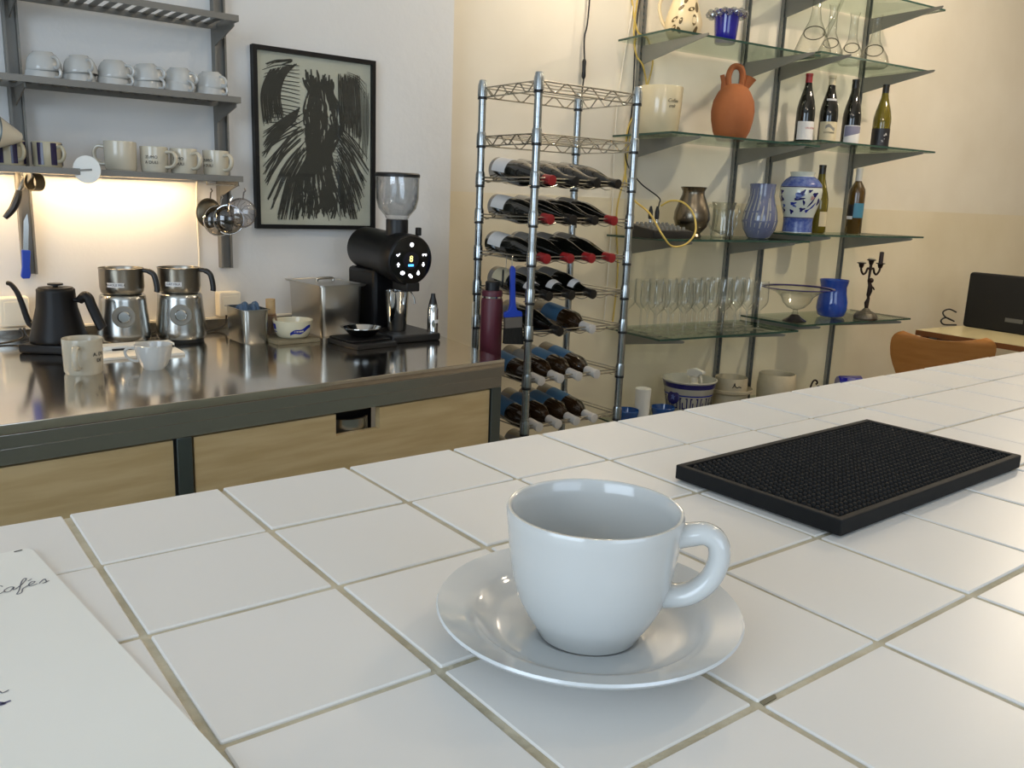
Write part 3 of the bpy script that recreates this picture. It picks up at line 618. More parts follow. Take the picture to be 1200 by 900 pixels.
# ------------------------------------------------------------------ wall shelves over the counter
ws_ = thing('wall_shelf_rack', 'grey steel wall rack with three slatted cup shelves', 'shelf rack', (0, YA, 0))
YF = 1.914-YA
for x in (-.30, .275, .8055):
    b_ = MB(); zb = 1.058 if x < .5 else 1.066
    b_.box(x-.017, x-.012, -.03, 0, zb, 2.02); b_.box(x+.012, x+.017, -.03, 0, zb, 2.02); b_.box(x-.012, x+.012, -.012, 0, zb, 2.02)
    b_.build('upright', shelfSteel, ws_)
for zs, sl in ((1.763, True), (1.551, True), (1.338, False)):
    for x in (-.30, .272, .790):
        b_ = MB(); b_.add([(x-.0015, -.031, zs-.016), (x-.0015, YF+.02, zs-.016), (x-.0015, YF+.02, zs-.026), (x-.0015, -.031, zs-.060), (x+.0015, -.031, zs-.016), (x+.0015, YF+.02, zs-.016), (x+.0015, YF+.02, zs-.026), (x+.0015, -.031, zs-.060)], [(0, 1, 2, 3), (7, 6, 5, 4), (0, 4, 5, 1), (1, 5, 6, 2), (2, 6, 7, 3), (3, 7, 4, 0)])
        b_.build('bracket', shelfSteel, ws_)
    lip = MB().box(-.62, .797, YF, YF+.004, zs-.016, zs).box(-.62, .797, -.036, -.032, zs-.016, zs).box(-.62, -.616, YF+.004, -.036, zs-.016, zs).box(.793, .797, YF+.004, -.036, zs-.016, zs).build('shelf_frame', shelfSteel, ws_)
    if sl:
        me = MB().box(-.0085, .0085, YF+.0045, -.0365, -.004, -.001).mesh('slat', smooth=False); me.materials.append(shelfSteel)
        for k_ in range(42):
            x = -.60+.0333*k_
            if x < .785: put('slat', me, lip, (x, 0, zs))
    else: MB().box(-.615, .7925, YF+.0045, -.0365, -.005, -.001).build('shelf_plate', shelfSteel, lip, (0, 0, zs))
# LED strip
led = thing('led_strip', 'warm LED strip glowing under the mug shelf', 'light strip', (.06, 2.055, 1.3250))
MB().box(-.64, .66, -.010, .010, .0045, .0078).build('channel', steelDark, led)
MB().box(-.63, .65, -.007, .007, .0020, .0043).build('diffuser', ledM, led)
area('led_strip_light', (.07, 2.055, 1.3265), (.07, 2.066, 0), 1.26, .014, 4.2, (1, .70, .38))

# inverted cups, stacked in pairs
c0 = thing('stacked_cup', 'white coffee cup upside down in the stacked pairs on the slatted shelf', 'cup', (0, 0, 0), 0, 'upside-down cups on the slatted shelf')
MB().lathe([(.0405, 0), (.0415, .0015), (.0408, .008), (.0390, .019), (.0355, .030), (.0300, .038), (.0240, .0425), (.0225, .0450), (.0200, .0450), (.0195, .042), (0, .042)], 40).build('body', cupblue, c0, angle=80)
MB().tube(smoothpath([(.0390, 0, .008), (.049, 0, .006), (.057, 0, .013), (.055, 0, .024), (.045, 0, .031), (.034, 0, .032)], 5), .0036, 8).build('handle', cupblue, c0)
cz = 1.5515; first = True
for i, x in enumerate((.325, .408, .490, .573, .656, .742)):
    for lv in (0, 1):
        rz = RT-.35+random.uniform(-.25, .2); loc = (x+(.004 if lv else 0), 2.005+random.uniform(-.006, .006), cz+.023*lv)
        rt = (math.radians(random.uniform(2, 5))*lv, math.radians(random.uniform(-5, 3))*lv, rz)
        lb_ = 'white coffee cup stacked upside down over another on the slatted shelf' if lv else 'white coffee cup upside down on the slatted shelf under another cup'
        if first: c0.location = loc; c0.rotation_euler = rt; c0['label'] = lb_; first = False
        else: dup(c0, loc, rot=rt, label=lb_)
# mugs on the lowest shelf
mz = 1.3385; mug_m = mat('cream_mug_glaze', '#cdc5b1', .2, coat=.3)
mug('cream_mug', 'wide plain cream mug on the mug shelf with its handle to the left', (.497, 2.005, mz), RT+PI+.1, .041, .076, mug_m, 'mugs on the lowest shelf')
for i, (x, rz, s, lb) in enumerate(((.583, RT-.1, .95, 'cream mug with scribbled lettering beside the wide plain mug'), (.662, RT-.45, .95, 'cream mug with black lettering and handle turned forward'), (.752, RT-.5, .95, 'cream mug with lettering at the end of the mug shelf'))):
    az = camaz(x, 2.0)
    mug('cream_mug', lb, (x, 2.005, mz), rz, .036, .068, mug_m, 'mugs on the lowest shelf', txt=['ZUMO', 'A DULI'], txtang=az-rz-.2-.25*i, tsz=.011)
# striped mugs
st = thing('striped_mug', 'cream mug with dark purple stripes on the mug shelf', 'mug', (.318, 1.985, mz), RT-.3, 'striped mugs on the lowest shelf')
MB().lathe([(0, .002), (.028, .002), (.031, 0), (.034, .004), (.035, .060), (.034, .062), (.032, .059), (.031, .008), (0, .006)], 32).build('body', creamg, st, angle=50)
MB().tube(smoothpath([(.034, 0, .050), (.047, 0, .050), (.054, 0, .034), (.047, 0, .018), (.033, 0, .014)], 5), .0045, 8).build('handle', creamg, st)
sb_ = MB()
for k_ in range(7):
    a = .35+2*PI*k_/7; sb_.lathe([(.0346, .005), (.0352, .005), (.0356, .059), (.035, .059)], 4, None, a, a+.42)
sb_.build('stripes', purp, st)
dup(st, (.236, 1.99, mz), RT-.45); dup(st, (.154, 1.985, mz), RT-.2)
dr = thing('dripper', 'white ceramic pour-over dripper tipped over on the striped mugs', 'dripper', (.214, 1.940, 1.412), 0)
T = Matrix.Rotation(math.radians(200), 4, 'Z') @ Matrix.Rotation(math.radians(82), 4, 'Y')
MB().lathe([(.012, -.045), (.020, -.03), (.040, .012), (.0445, .02), (.0420, .021), (.037, .012), (.016, -.03), (.009, -.043)], 36, T).build('cone', chinaW, dr)
MB().lathe([(.0445, .0195), (.0462, .0205), (.0445, .0235), (.0425, .0225)], 36, T).build('metal_rim', steelDark, dr)
ds = thing('round_tag', 'round white paper tag clipped on the edge of the mug shelf', 'tag', (.392, 1.905, 1.336), -.62)
MB().lathe([(0, -.0006), (.0345, -.0006), (.0345, .0006), (0, .0006)], 40, Matrix.Rotation(PI/2, 4, 'X')).build('disc', paper, ds)
MB().box(-.046, .013, -.003, -.0008, -.0035, .0015, Matrix.Rotation(math.radians(-5), 4, 'Y')).build('clip', greyBr, ds)

# hanging strainers at the right end
def strainer(loc, rz, r, m, label, deep=.5, handle=True, tilt=.15, name='tea_strainer', ringm=chrome):
    t = thing(name, label, 'strainer', loc, 0); t.rotation_euler = (0, tilt, rz)
    T = Matrix.Rotation(PI/2, 4, 'X')
    MB().tube([(r*math.cos(2*PI*k/28), 0, r*math.sin(2*PI*k/28)) for k in range(28)], .0022, 6, True).build('rim', ringm, t)
    MB().lathe([(r, 0), (r*.92, .4*r*deep), (r*.7, .75*r*deep), (r*.35, r*deep), (0, 1.05*r*deep)], 26, T).build('bowl', m, t)
    if handle: MB().tube([(0, 0, r), (0, 0, r+.018), (.004, 0, r+.024), (0, .002, r+.03)], .002, 6).build('hook_handle', ringm, t)
    return t
hs_ = thing('hook_rail', 'small wire hook rail under the end of the mug shelf', 'hook', (.752, 1.955, 1.312), 0)
MB().tube([(-.045, 0, 0), (.048, 0, 0)], .002, 6).build('bar', wire, hs_)
for x in (-.044, .044): MB().tube([(x, 0, 0), (x, 0, .009)], .002, 6).build('hanger', wire, hs_)
strainer((.722, 1.990, 1.232), .3, .040, browntin, 'dull tin strainer hanging furthest under the mug shelf end', .35, ringm=browntin, name='tin_strainer')
strainer((.742, 1.970, 1.212), .0, .042, meshM, 'steel mesh strainer hanging next to the dull tin one', .5)
strainer((.764, 1.950, 1.216), -.3, .041, meshM, 'steel mesh strainer hanging behind the clear plastic strainer', .5)
cs = strainer((.792, 1.925, 1.236), -.45, .040, clearP, 'clear plastic strainer hanging at the front of the strainers', .45, name='plastic_strainer', ringm=clearP)
rb = MB()
for k_ in range(14):
    a = 2*PI*k_/14; rb.tube([(.034*math.cos(a), -.002, .034*math.sin(a)), (.022*math.cos(a+.3), -.012, .022*math.sin(a+.3)), (.006*math.cos(a+.6), -.017, .006*math.sin(a+.6))], .0012, 5)
rb.build('ribs', gthick, cs)
# knife and peeler hanging at the left upright
kn = thing('kitchen_knife', 'kitchen knife with bright blue handle hanging on the rack upright', 'knife', (.262, 2.075, 1.09), 0); kn.rotation_euler = (0, math.radians(5), 0)
MB().prism([(-.006, .032), (.006, .032), (.006, .10), (.002, .13), (-.006, .11)], -.001, .001, Matrix.Rotation(PI/2, 4, 'X')).build('blade', steel, kn)
MB().prism([(-.010, .034), (.011, .034), (.010, -.010), (.0125, -.030), (.010, -.040), (-.006, -.042), (-.0105, -.036), (-.008, -.01)], -.007, .007, Matrix.Rotation(PI/2, 4, 'X')).build('handle', bluePl, kn, bevel=.002)
pe = thing('peeler', 'black-handled peeler dangling from the shelf hook', 'peeler', (.262, 2.055, 1.285), 0); pe.rotation_euler = (0, math.radians(24), 0)
MB().tube([(0, 0, .035), (0, 0, .012), (0, 0, -.01)], .006, 8).build('neck', steel, pe)
MB().tube(smoothpath([(0, 0, -.008), (.003, 0, -.03), (.002, 0, -.06), (-.006, 0, -.088)], 4), [.007, .008, .009, .0095, .010, .010, .010, .0095, .009, .0085, .008, .007, .006], 8).build('handle', blackP, pe)
MB().box(-.012, .012, -.003, .003, .030, .046).build('blade', steel, pe)
hk = thing('shelf_hook', 'folded metal hook clipped under the mug shelf by the upright', 'hook', (.285, 1.99, 1.30), .5)
MB().lathe([(.020, -.012), (.022, -.012), (.022, .014), (.020, .014)], 20, Matrix.Rotation(PI/2, 4, 'Y')).build('ring', browntin, hk)
MB().tube([(0, 0, .02), (0, 0, .036)], .002, 6).build('wire', wire, hk)

# ------------------------------------------------------------------ wire wine rack
RX0, RX1, RY0, RY1 = 1.50, 1.895, 1.478, 1.755
rk = thing('wine_rack', 'tall chrome wire wine rack with four posts', 'wine rack', (0, 0, 0))
levels = [1.628, 1.483, 1.363, 1.250, 1.134, 1.022, .911, .762, .615, .465, .30, .12]
for (x, y) in ((RX0, RY0), (RX1, RY0), (RX0, RY1), (RX1, RY1)):
    pr_ = [(0, 0), (.0085, 0), (.0085, 1.62)]
    b_ = MB(); z = .01
    prof = [(0, .0), (.0118, .0)]
    while z < 1.64: prof += [(.0118, z), (.0115, z+.0004), (.0115, z+.0016), (.0118, z+.002)]; z += .0254
    prof += [(.0118, 1.655), (.0105, 1.659), (0, 1.659)]
    p = b_.lathe(prof, 18).build('post', zinc, rk, (x, y, 0), angle=25)
    cm = MB().lathe([(.0119, -.020), (.0155, -.018), (.0148, .014), (.0130, .022), (.0119, .022)], 18).mesh('collar'); cm.materials.append(zinc)
    rm = MB().lathe([(.0119, -.026), (.0150, -.026), (.0150, -.0205), (.0119, -.0205)], 18).mesh('black_ring'); rm.materials.append(blackP)
    for z in levels:
        put('collar', cm, p, (0, 0, z)); put('black_ring', rm, p, (0, 0, z))
def side(p, q, wave, z0, z1, r=.0023):
    b_ = MB(); p = Vector(p); q = Vector(q); L = (q-p).length
    b_.tube([p+Vector((0, 0, z0)), q+Vector((0, 0, z0))], r, 6); b_.tube([p+Vector((0, 0, z1)), q+Vector((0, 0, z1))], r, 6)
    if wave:
        n_ = max(2, round(L/.085)); pts = []
        for i in range(n_*8+1): t_ = i/(n_*8); pts.append(p.lerp(q, t_)+Vector((0, 0, (z0+z1)/2+(z0-z1)*.5*math.cos(2*PI*n_*t_))))
        b_.tube(pts, r, 6)
    return b_
for i, z in enumerate(levels):
    b_ = MB(); wv = i < 2; d0, d1 = (.008, -.020) if wv else (.004, -.006)
    c4 = [(RX0, RY0), (RX1, RY0), (RX1, RY1), (RX0, RY1)]
    for k_ in range(4):
        a = Vector((*c4[k_], z)); e = Vector((*c4[(k_+1) % 4], z)); dr_ = (e-a).normalized()*.013
        s_ = side(a+dr_, e-dr_, wv, d0, d1); b_.v, b_.f = b_.v+s_.v, b_.f+[tuple(q+len(b_.v) for q in f_) for f_ in s_.f]
    if wv:
        for k_ in range(1, 5):
            y = RY0+(RY1-RY0)*k_/5; b_.tube([(RX0, y, z+d0), (RX1, y, z+d0)], .0016, 6)
    else:      # scalloped cradle wires, lower at the necks
        for y, dz in ((RY0+.03, -.020), (RY1-.035, -.011)):
            pts = [(RX0+(RX1-RX0)*t_/64, y, z+dz+.004-.004*math.cos(2*PI*5*t_/64)) for t_ in range(65)]
            b_.tube(pts, .0014, 6)
    b_.build('wire_shelf', wire, rk)

def bottle_mesh(kind):
    if kind == 'bord': return [(0, .006), (.02, .004), (.033, 0), (.0372, .005), (.0375, .188), (.035, .206), (.024, .226), (.0155, .240), (.0145, .252), (.0142, .290), (.0155, .291), (.0155, .300), (0, .300)]
    return [(0, .006), (.02, .004), (.036, 0), (.0405, .005), (.0408, .130), (.0395, .150), (.034, .180), (.025, .212), (.0175, .240), (.0150, .262), (.0142, .288), (.0155, .289), (.0155, .298), (0, .298)]
BM = {}
def wine_bottle(loc, rot, kind, glass, cap, lab, label, group=None, laz=0.0, lz=(.05, .13), lw=1.15, name='wine_bottle', caplen=.055, scale=1, extra=None):
    t = thing(name, label, 'wine bottle', loc, 0, group); t.rotation_euler = rot; t.scale = (scale,)*3
    key = (kind, glass.name)
    if key not in BM: me = MB().lathe(bottle_mesh(kind), 32).mesh('bottle', angle=60); me.materials.append(glass); BM[key] = me
    put('glass', BM[key], t)
    key = ('cap', cap.name, caplen)
    if key not in BM:
        me = MB().lathe([(.0150, .300-caplen), (.0153, .300-caplen), (.0149, .289), (.0162, .290), (.0162, .3005), (.014, .3012), (0, .3012)], 24).mesh('capsule', angle=50); me.materials.append(cap); BM[key] = me
    put('capsule', BM[key], t)
    R_ = .0376 if kind == 'bord' else .0408
    if lab is not None:
        key = ('lab', lab.name, R_, lz, lw)
        if key not in BM: me = arcpatch(R_, -lw, lw, lz[0], lz[1], 16).mesh('label'); me.materials.append(lab); BM[key] = me
        put('label', BM[key], t, None, (0, 0, laz))
    return t
# rows: bottles lie along -Y, base to the wall side, neck slightly down
def lying(x, z, kind, glass, cap, lab, label, group, laz, y=1.736, **kw):
    tilt = math.radians(7.0)
    # local +Z (neck) -> -Y with a downward tilt
    return wine_bottle((x, y, z), (PI/2+tilt, 0, 0), kind, glass, cap, lab, label, group, laz, scale=.925, **kw)
G_ = 'wine bottles lying in the rack'
up = PI/2   # label centred on the upper side
zoff = .0325
for j, x in enumerate((1.552, 1.642, 1.730, 1.818)):
    lying(x, levels[2]+zoff, 'burg', darkgl, redcap if j == 0 else blackcap, labelW if j == 0 else None, ('dark bottle with white label and red capsule on the topmost bottle shelf of the rack' if j == 0 else 'unlabelled dark bottle with black capsule on the topmost bottle shelf of the rack'), G_, up+.5, lz=(.022, .095))
for j, x in enumerate((1.552, 1.642, 1.730, 1.812)):
    lying(x, levels[3]+zoff, 'burg', darkgl, redcap if j in (0, 3) else blackcap, (labelW, None, None, labelG)[j], ('dark bottle with white label on the second bottle shelf of the rack', 'plain dark bottle with black capsule on the second bottle shelf of the rack', 'plain dark bottle with black capsule on the second bottle shelf of the rack', 'dark bottle with grey label and red capsule on the second bottle shelf of the rack')[j], G_, up+.45, lz=(.022, .095))
for j, x in enumerate((1.545, 1.638, 1.726, 1.812)):
    lying(x, levels[4]+zoff, 'burg', darkgl, redcap, labelW if j == 0 else labelG, ('dark bottle with white label above the blue paintbrush in the rack' if j == 0 else 'red-capped bottle with grey label on the third bottle shelf of the rack'), G_, up+.45, lz=(.022, .095))
for j, x in enumerate((1.560, 1.650, 1.740)):
    bt = lying(x, levels[5]+zoff, 'burg', darkgl, blackcap, labelC if j == 0 else labelG, ('dark bottle with cream label and round white neck seal behind the paintbrush' if j == 0 else 'dark bottle with round white neck seal on the fourth bottle shelf of the rack'), G_, up+.3, lz=(.03, .11))
    sl_ = arcpatch(.0245, up-.75, up+1.35, .196, .222, 14, .0008)
    sl_.v = [(x_*(1.0-(z_-.196)*6), y_*(1.0-(z_-.196)*6), z_) for x_, y_, z_ in [(a_*1.27, b_*1.27, c_) for a_, b_, c_ in sl_.v]]
    s2 = sl_.build('neck_seal', labelW, bt)
lying(1.610, levels[6]+zoff, 'burg', darkgl, blackcap, None, 'plain dark bottle lying beside the blue-label bottle', G_, up)
lying(1.745, levels[6]+zoff, 'bord', browngl, whitecap, labelB, 'single blue-label bottle on the fifth bottle shelf of the rack', G_, up, lz=(.06, .15), lw=1.8)
for li, nm in ((7, 'blue-label bottle with white capsule on the sixth bottle shelf of the rack'), (8, 'blue-label bottle with white capsule on the seventh bottle shelf of the rack')):
    for j, x in enumerate((1.545, 1.622, 1.699, 1.776)):
        gl_ = li == 7 and j == 1
        lying(x, levels[li]+zoff, 'bord', browngl, whitecap, labelG if gl_ else labelB, 'grey-label bottle among the blue-label bottles in the rack' if gl_ else nm, G_, up, lz=(.06, .15), lw=1.8)
for x in (1.56, 1.65): lying(x, levels[9]+zoff, 'burg', browngl, redcap, None, 'brown bottle with red capsule on the lowest filled shelf of the rack', G_, up)

# things hanging from the rack
wb = thing('water_bottle', 'maroon insulated water bottle with black cap hanging beside the rack', 'water bottle', (1.452, 1.605, .795), 0)
MB().lathe([(0, 0), (.0315, 0), (.034, .004), (.034, .200), (.031, .210), (.0, .210)], 36).build('body', maroon, wb, angle=40)
MB().lathe([(.0305, .2102), (.031, .2102), (.031, .2155), (.0305, .2155)], 30).build('steel_neck', chrome, wb)
MB().lathe([(0, .2158), (.032, .2158), (.0325, .228), (.030, .233), (0, .233)], 32).build('cap', maroon, wb)
MB().lathe([(0, .2332), (.022, .2332), (.022, .258), (.019, .261), (0, .261)], 28).build('lid', blackP, wb)
T = Matrix.Translation((.036, -.004, .268)) @ Matrix.Rotation(.9, 4, 'Z') @ Matrix.Rotation(.25, 4, 'Y')
MB().tube([T @ Vector((.017*math.cos(2*PI*k_/24), 0, .026*math.sin(2*PI*k_/24))) for k_ in range(24)], .003, 8, True).build('carry_loop', blackP, wb)
MB().tube([(.045, -.006, .293), (.046, -.006, .33), (.049, -.004, .338)], .0012, 6).build('hook_wire', wire, wb)
bs = thing('paintbrush', 'wide blue-handled brush with black bristles hanging on the rack', 'brush', (1.464, 1.512, .955), 0); bs.rotation_euler = (0, math.radians(-3), RT+.35)
MB().prism([(-.029, .002), (.029, .002), (.028, .017), (.012, .023), (.008, .04), (.007, .10), (.009, .145), (.003, .155), (-.003, .155), (-.007, .145), (-.007, .10), (-.009, .04), (-.014, .023), (-.028, .017)], -.007, .007, Matrix.Rotation(PI/2, 4, 'X')).build('handle', bluePl, bs, bevel=.002)
MB().box(-.027, .027, -.009, .009, -.030, .002).build('ferrule', mat('dull_ferrule', '#6d655c', .5, .5), bs)
MB().add([(-.027, -.009, -.030), (.027, -.009, -.030), (.027, .009, -.030), (-.027, .009, -.030), (-.031, -.011, -.077), (.031, -.011, -.083), (.031, .011, -.083), (-.031, .011, -.077)], [(0, 1, 2, 3), (7, 6, 5, 4), (0, 4, 5, 1), (1, 5, 6, 2), (2, 6, 7, 3), (3, 7, 4, 0)]).build('bristles', mat('black_bristle', '#17150f', .9, bump=(300, .6, (1, 1, .05))), bs)
MB().tube([(0, 0, .152), (.001, .004, .172), (.006, .01, .186)], .0012, 6).build('hook_wire', wire, bs)
tg = thing('key_tag', 'small white tag hanging on the rack post beside the water bottle', 'tag', (1.474, 1.735, .955), .6)
MB().box(-.007, .007, -.002, .002, -.028, .022).build('plate', whiteP, tg, bevel=.001)
MB().tube([(0, 0, .022), (0, 0, .05)], .001, 6).build('string', blackC, tg)
MB().tube(smoothpath([(-.003, 0, -.028), (-.004, .002, -.10), (.002, 0, -.17)], 4), .0015, 6).build('white_cord', whiteC, tg)

# ------------------------------------------------------------------ glass shelving on wall B
ups = {1: -.851, 2: -.263, 3: -.038, 4: .549}
zl = [2.29, 1.945, 1.576, 1.176, .783, .39]; zr = [2.235, 1.962, 1.600, 1.203, .806, .40]
def unit(ids, zs, label):
    t = thing('shelf_standards', label, 'shelf brackets', P0, TH)
    for u_ in ids:
        s = ups[u_]
        b_ = MB().box(s-.0125, s-.0095, -.020, -.003, .15, 2.75).box(s+.0095, s+.0125, -.020, -.003, .15, 2.75)
        b_.box(s-.0095, s+.0095, -.0065, -.0035, .15, 2.75)
        up_ = b_.build('upright', greyBr, t, smooth=False)
        rg_ = MB()
        for k_ in range(100): rg_.box(s-.008, s+.008, -.0085, -.0068, .17+k_*.0255, .17+k_*.0255+.010)
        rg_.build('rung', steelDark, up_, smooth=False)
        for z in zs:
            zt_ = z-.0085
            vv = [(s+dx, y, zz) for dx in (-.002, .002) for y, zz in ((-.021, zt_), (-.40, zt_), (-.402, zt_-.004), (-.395, zt_-.010), (-.021, zt_-.074))]
            MB().add(vv, [(0, 1, 2, 3, 4), (9, 8, 7, 6, 5)]+[(i, 5+i, 5+(i+1) % 5, (i+1) % 5) for i in range(5)]).build('bracket', greyBr, t, smooth=False)
    return t
unit((1, 2), zl, 'pair of grey slotted uprights with brackets beside the wine rack')
unit((3, 4), zr, 'pair of grey slotted uprights with brackets beside the candelabrum')
def pane(s0, s1, z, n1, label):
    t = thing('glass_shelf', label, 'glass shelf', P0+Vector((0, 0, z)), TH, 'glass wall shelves')
    MB().box(s0, s1, -n1, -.024, -.008, 0).build('pane', gshelf, t, smooth=False)
    MB().box(s0, s1, -n1-.0006, -n1-.0001, -.008, 0).build('front_edge', gedge, t, smooth=False)
    for s in (s0-.0006, s1+.0001): MB().box(s, s+.0005, -n1, -.024, -.008, 0).build('end_edge', gedge, t, smooth=False)
nmL = ['high empty glass shelf above the painted jug', 'glass shelf holding the painted jug and cobalt pot', 'glass shelf holding the terracotta jug', 'glass shelf holding the brass vase', 'glass shelf holding the rows of wine glasses', 'lowest glass shelf holding the blue patterned planter']
nmR = ['high empty glass shelf above the glass decanters', 'glass shelf holding the glass decanters', 'glass shelf holding the four standing wine bottles', 'glass shelf holding the blue and white ginger jar', 'glass shelf holding the candelabrum', 'lowest glass shelf holding the cobalt glass block']
for i in range(6):
    n1 = (.34, .335, .385, .385, .375, .385)[i]
    pane(-.98 if i != 4 else -.955, -.150, zl[i], n1, nmL[i]); pane(-.147, .66 if i != 1 else .60, zr[i], n1, nmR[i])
# uprights' far-left companion hidden behind the rack is the cable bundle
# --- cables on the wall by the left upright
def wcable(pts, r, m, label): return cable([tuple(WB(*p)) for p in pts], r, m, label)
wcable([(-.905, .02, 2.5), (-.93, .02, 2.2), (-.915, .02, 2.08), (-.885, .022, 1.99), (-.851, .029, 1.972), (-.82, .019, 1.958), (-.79, .018, 1.88), (-.82, .020, 1.76), (-.851, .029, 1.70), (-.90, .018, 1.60), (-.895, .018, 1.42), (-.92, .10, 1.33), (-.99, .30, 1.270), (-1.0, .397, 1.19), (-.95, .400, 1.150), (-.88, .400, 1.160), (-.835, .397, 1.205), (-.815, .36, 1.27), (-.825, .31, 1.315), (-.85, .26, 1.322), (-.868, .222, 1.300)], .0038, yellowC, 'yellow cable looping down to the mixer with a wide final loop')
wcable([(-.885, .02, 2.5), (-.89, .018, 2.15), (-.90, .018, 2.0), (-.88, .018, 1.90), (-.851, .029, 1.86), (-.815, .018, 1.78), (-.825, .018, 1.68), (-.851, .029, 1.625), (-.885, .018, 1.56), (-.90, .018, 1.42), (-.93, .018, 1.26), (-.905, .018, 1.02), (-.915, .018, .80)], .0035, yellowC, 'yellow cable crossing behind the beige crock and down the wall')
wcable([(-.922, .015, 2.5), (-.915, .02, 2.1), (-.945, .02, 1.86), (-.965, .02, 1.60), (-.955, .02, 1.2), (-.965, .02, .8)], .003, whiteC, 'white cable running straight down the wall by the upright')
wcable([(-.872, .014, 2.5), (-.869, .014, 2.2), (-.885, .014, 2.0), (-.88, .014, 1.7), (-.90, .016, 1.5), (-.86, .06, 1.40), (-.83, .16, 1.335), (-.85, .19, 1.31), (-.872, .21, 1.288)], .0028, blackC, 'thin black cable beside the left upright ending in the mixer plug')
pc = thing('hanging_cord', 'black lamp cord with inline switch hanging behind the wine rack', 'cord', WB(-1.145, .03, 0), TH)
MB().tube(smoothpath([(.012, 0, 2.6), (.008, 0, 2.05), (-.004, .003, 1.93), (0, 0, 1.84), (0, 0, 1.78), (-.006, 0, 1.70), (-.004, .006, 1.5), (0, 0, 1.2)], 6), .0032, 8).build('cord', blackC, pc)
MB().lathe([(0, -.038), (.005, -.036), (.0085, -.028), (.0075, 0), (.0085, .028), (.005, .036), (0, .038)], 14, Matrix.Translation((-.001, 0, 1.815))).build('inline_switch', blackP, pc)

# --- shelf 2
def on(s, n, z, rz=0): return WB(s, n, z)
fa = lambda s, n: math.atan2(CAM.y-WB(s, n, 0).y, CAM.x-WB(s, n, 0).x)     # azimuth towards the room
pj = thing('painted_jug', 'cream glazed jug painted with brown leaves on the glass shelf', 'jug', on(-.80, .20, zl[1]), fa(-.8, .2))
prj = [(0, .003), (.052, 0), (.060, .006), (.071, .035), (.073, .060), (.062, .100), (.047, .145), (.044, .185), (.052, .215), (.049, .215), (.041, .185), (.044, .145), (.058, .10), (.068, .06), (.055, .01), (0, .008)]
MB().lathe(prj, 40).build('body', creamj, pj, angle=50)
MB().tube([Matrix.Rotation(-1.75, 4, 'Z') @ Vector(p) for p in smoothpath([(.044, 0, .165), (.085, 0, .160), (.100, 0, .125), (.088, 0, .075), (.068, 0, .045)], 5)], .0065, 10).build('handle', creamj, pj)
lf = MB()
def rj(z):
    for (r0, z0), (r1, z1) in zip(prj[1:8], prj[2:9]):
        if z0 <= z <= z1: return r0+(r1-r0)*(z-z0)/(z1-z0)
    return .05
for (az_, z, ln, wd, ro) in ((-.55, .03, .020, .009, .5), (-.25, .022, .018, .009, -.4), (-.5, .062, .022, .009, .9), (-.15, .055, .018, .008, .3), (-.2, .105, .02, .008, .8), (.1, .135, .022, .009, .4), (.45, .10, .022, .009, 1.2), (.6, .06, .03, .012, .1), (.75, .02, .028, .011, .2), (.35, .155, .02, .009, .5), (.9, .11, .03, .011, .3), (-.35, .15, .016, .007, .7)):
    vv = []; ln *= 1.5; wd *= 1.7
    for k_ in range(8):
        t_ = 2*PI*k_/8; e = ln*.5*math.cos(t_); f_ = wd*.5*math.sin(t_); dz = e*math.cos(ro)-f_*math.sin(ro); du = e*math.sin(ro)+f_*math.cos(ro)
        zz = min(max(z+dz, .007), .18); r_ = rj(zz)+.0009; a_ = az_+du/r_; vv.append((r_*math.cos(a_), r_*math.sin(a_), zz))
    lf.add(vv, [tuple(range(8))])
lf.build('painted_leaves', brownleaf, pj, smooth=False)
bp = thing('cobalt_pot', 'cobalt glass pot with a clear crimped glass collar on the shelf', 'pot', on(-.605, .235, zl[1]), 0)
MB().lathe([(0, .003), (.036, .0), (.042, .006), (.046, .05), (.050, .105), (.056, .125), (.052, .126), (.046, .105), (.042, .05), (.036, .010), (0, .008)], 36).build('body', cobalt, bp, angle=50)
pts = [((.066+.009*math.sin(12*a))*math.cos(a), (.066+.009*math.sin(12*a))*math.sin(a), .112+.007*math.cos(12*a)) for a in [2*PI*k_/96 for k_ in range(96)]]
MB().tube(pts, .010, 8, True).build('glass_collar', thin_glass('bright_crimped_glass', (.92, .93, .95), (.7, .72, .76), .28, 1.5, .5), bp)
def decanter(s, n, h, r, label, spout=False, rz=None):
    t = thing('decanter', label, 'decanter', on(s, n, zr[1]), fa(s, n) if rz is None else rz, 'clear glass decanters')
    MB().lathe([(0, .004), (r*.8, .001), (r*.96, .010), (r, .024), (r*.9, .05), (r*.6, h*.36), (r*.34, h*.50), (.0185, h*.64), (.0165, h*.9), (.021, h*.96), (.023, h)], 36).build('body', gthick, t, angle=70)
    e = MB(); zc, rc_ = h*.30, r*.62
    e.tube([(r*.80-(.5*rc_*math.sin(a))*.62, rc_*.88*math.cos(a), zc+rc_*.62*math.sin(a)) for a in [2*PI*k_/32 for k_ in range(32)]], .0022, 8, True)
    e.build('thumb_ring', gedge if False else mat('glass_seam', '#4d4b3e', .2), t)
    if spout: MB().tube([(.03, .045, .085), (.02, .075, .15), (.01, .105, .24), (.0, .118, .29)], [.013, .009, .006, .004], 10).build('spout', gthick, t)
decanter(-.045, .20, .30, .078, 'tall glass decanter with a slanting side spout', True)
decanter(.105, .17, .245, .058, 'glass decanter standing between the spouted one and a third decanter')
decanter(.238, .18, .225, .058, 'glass decanter in front of the slotted upright')
decanter(.385, .19, .235, .070, 'glass decanter at the outer end of the shelf over the wine bottles')

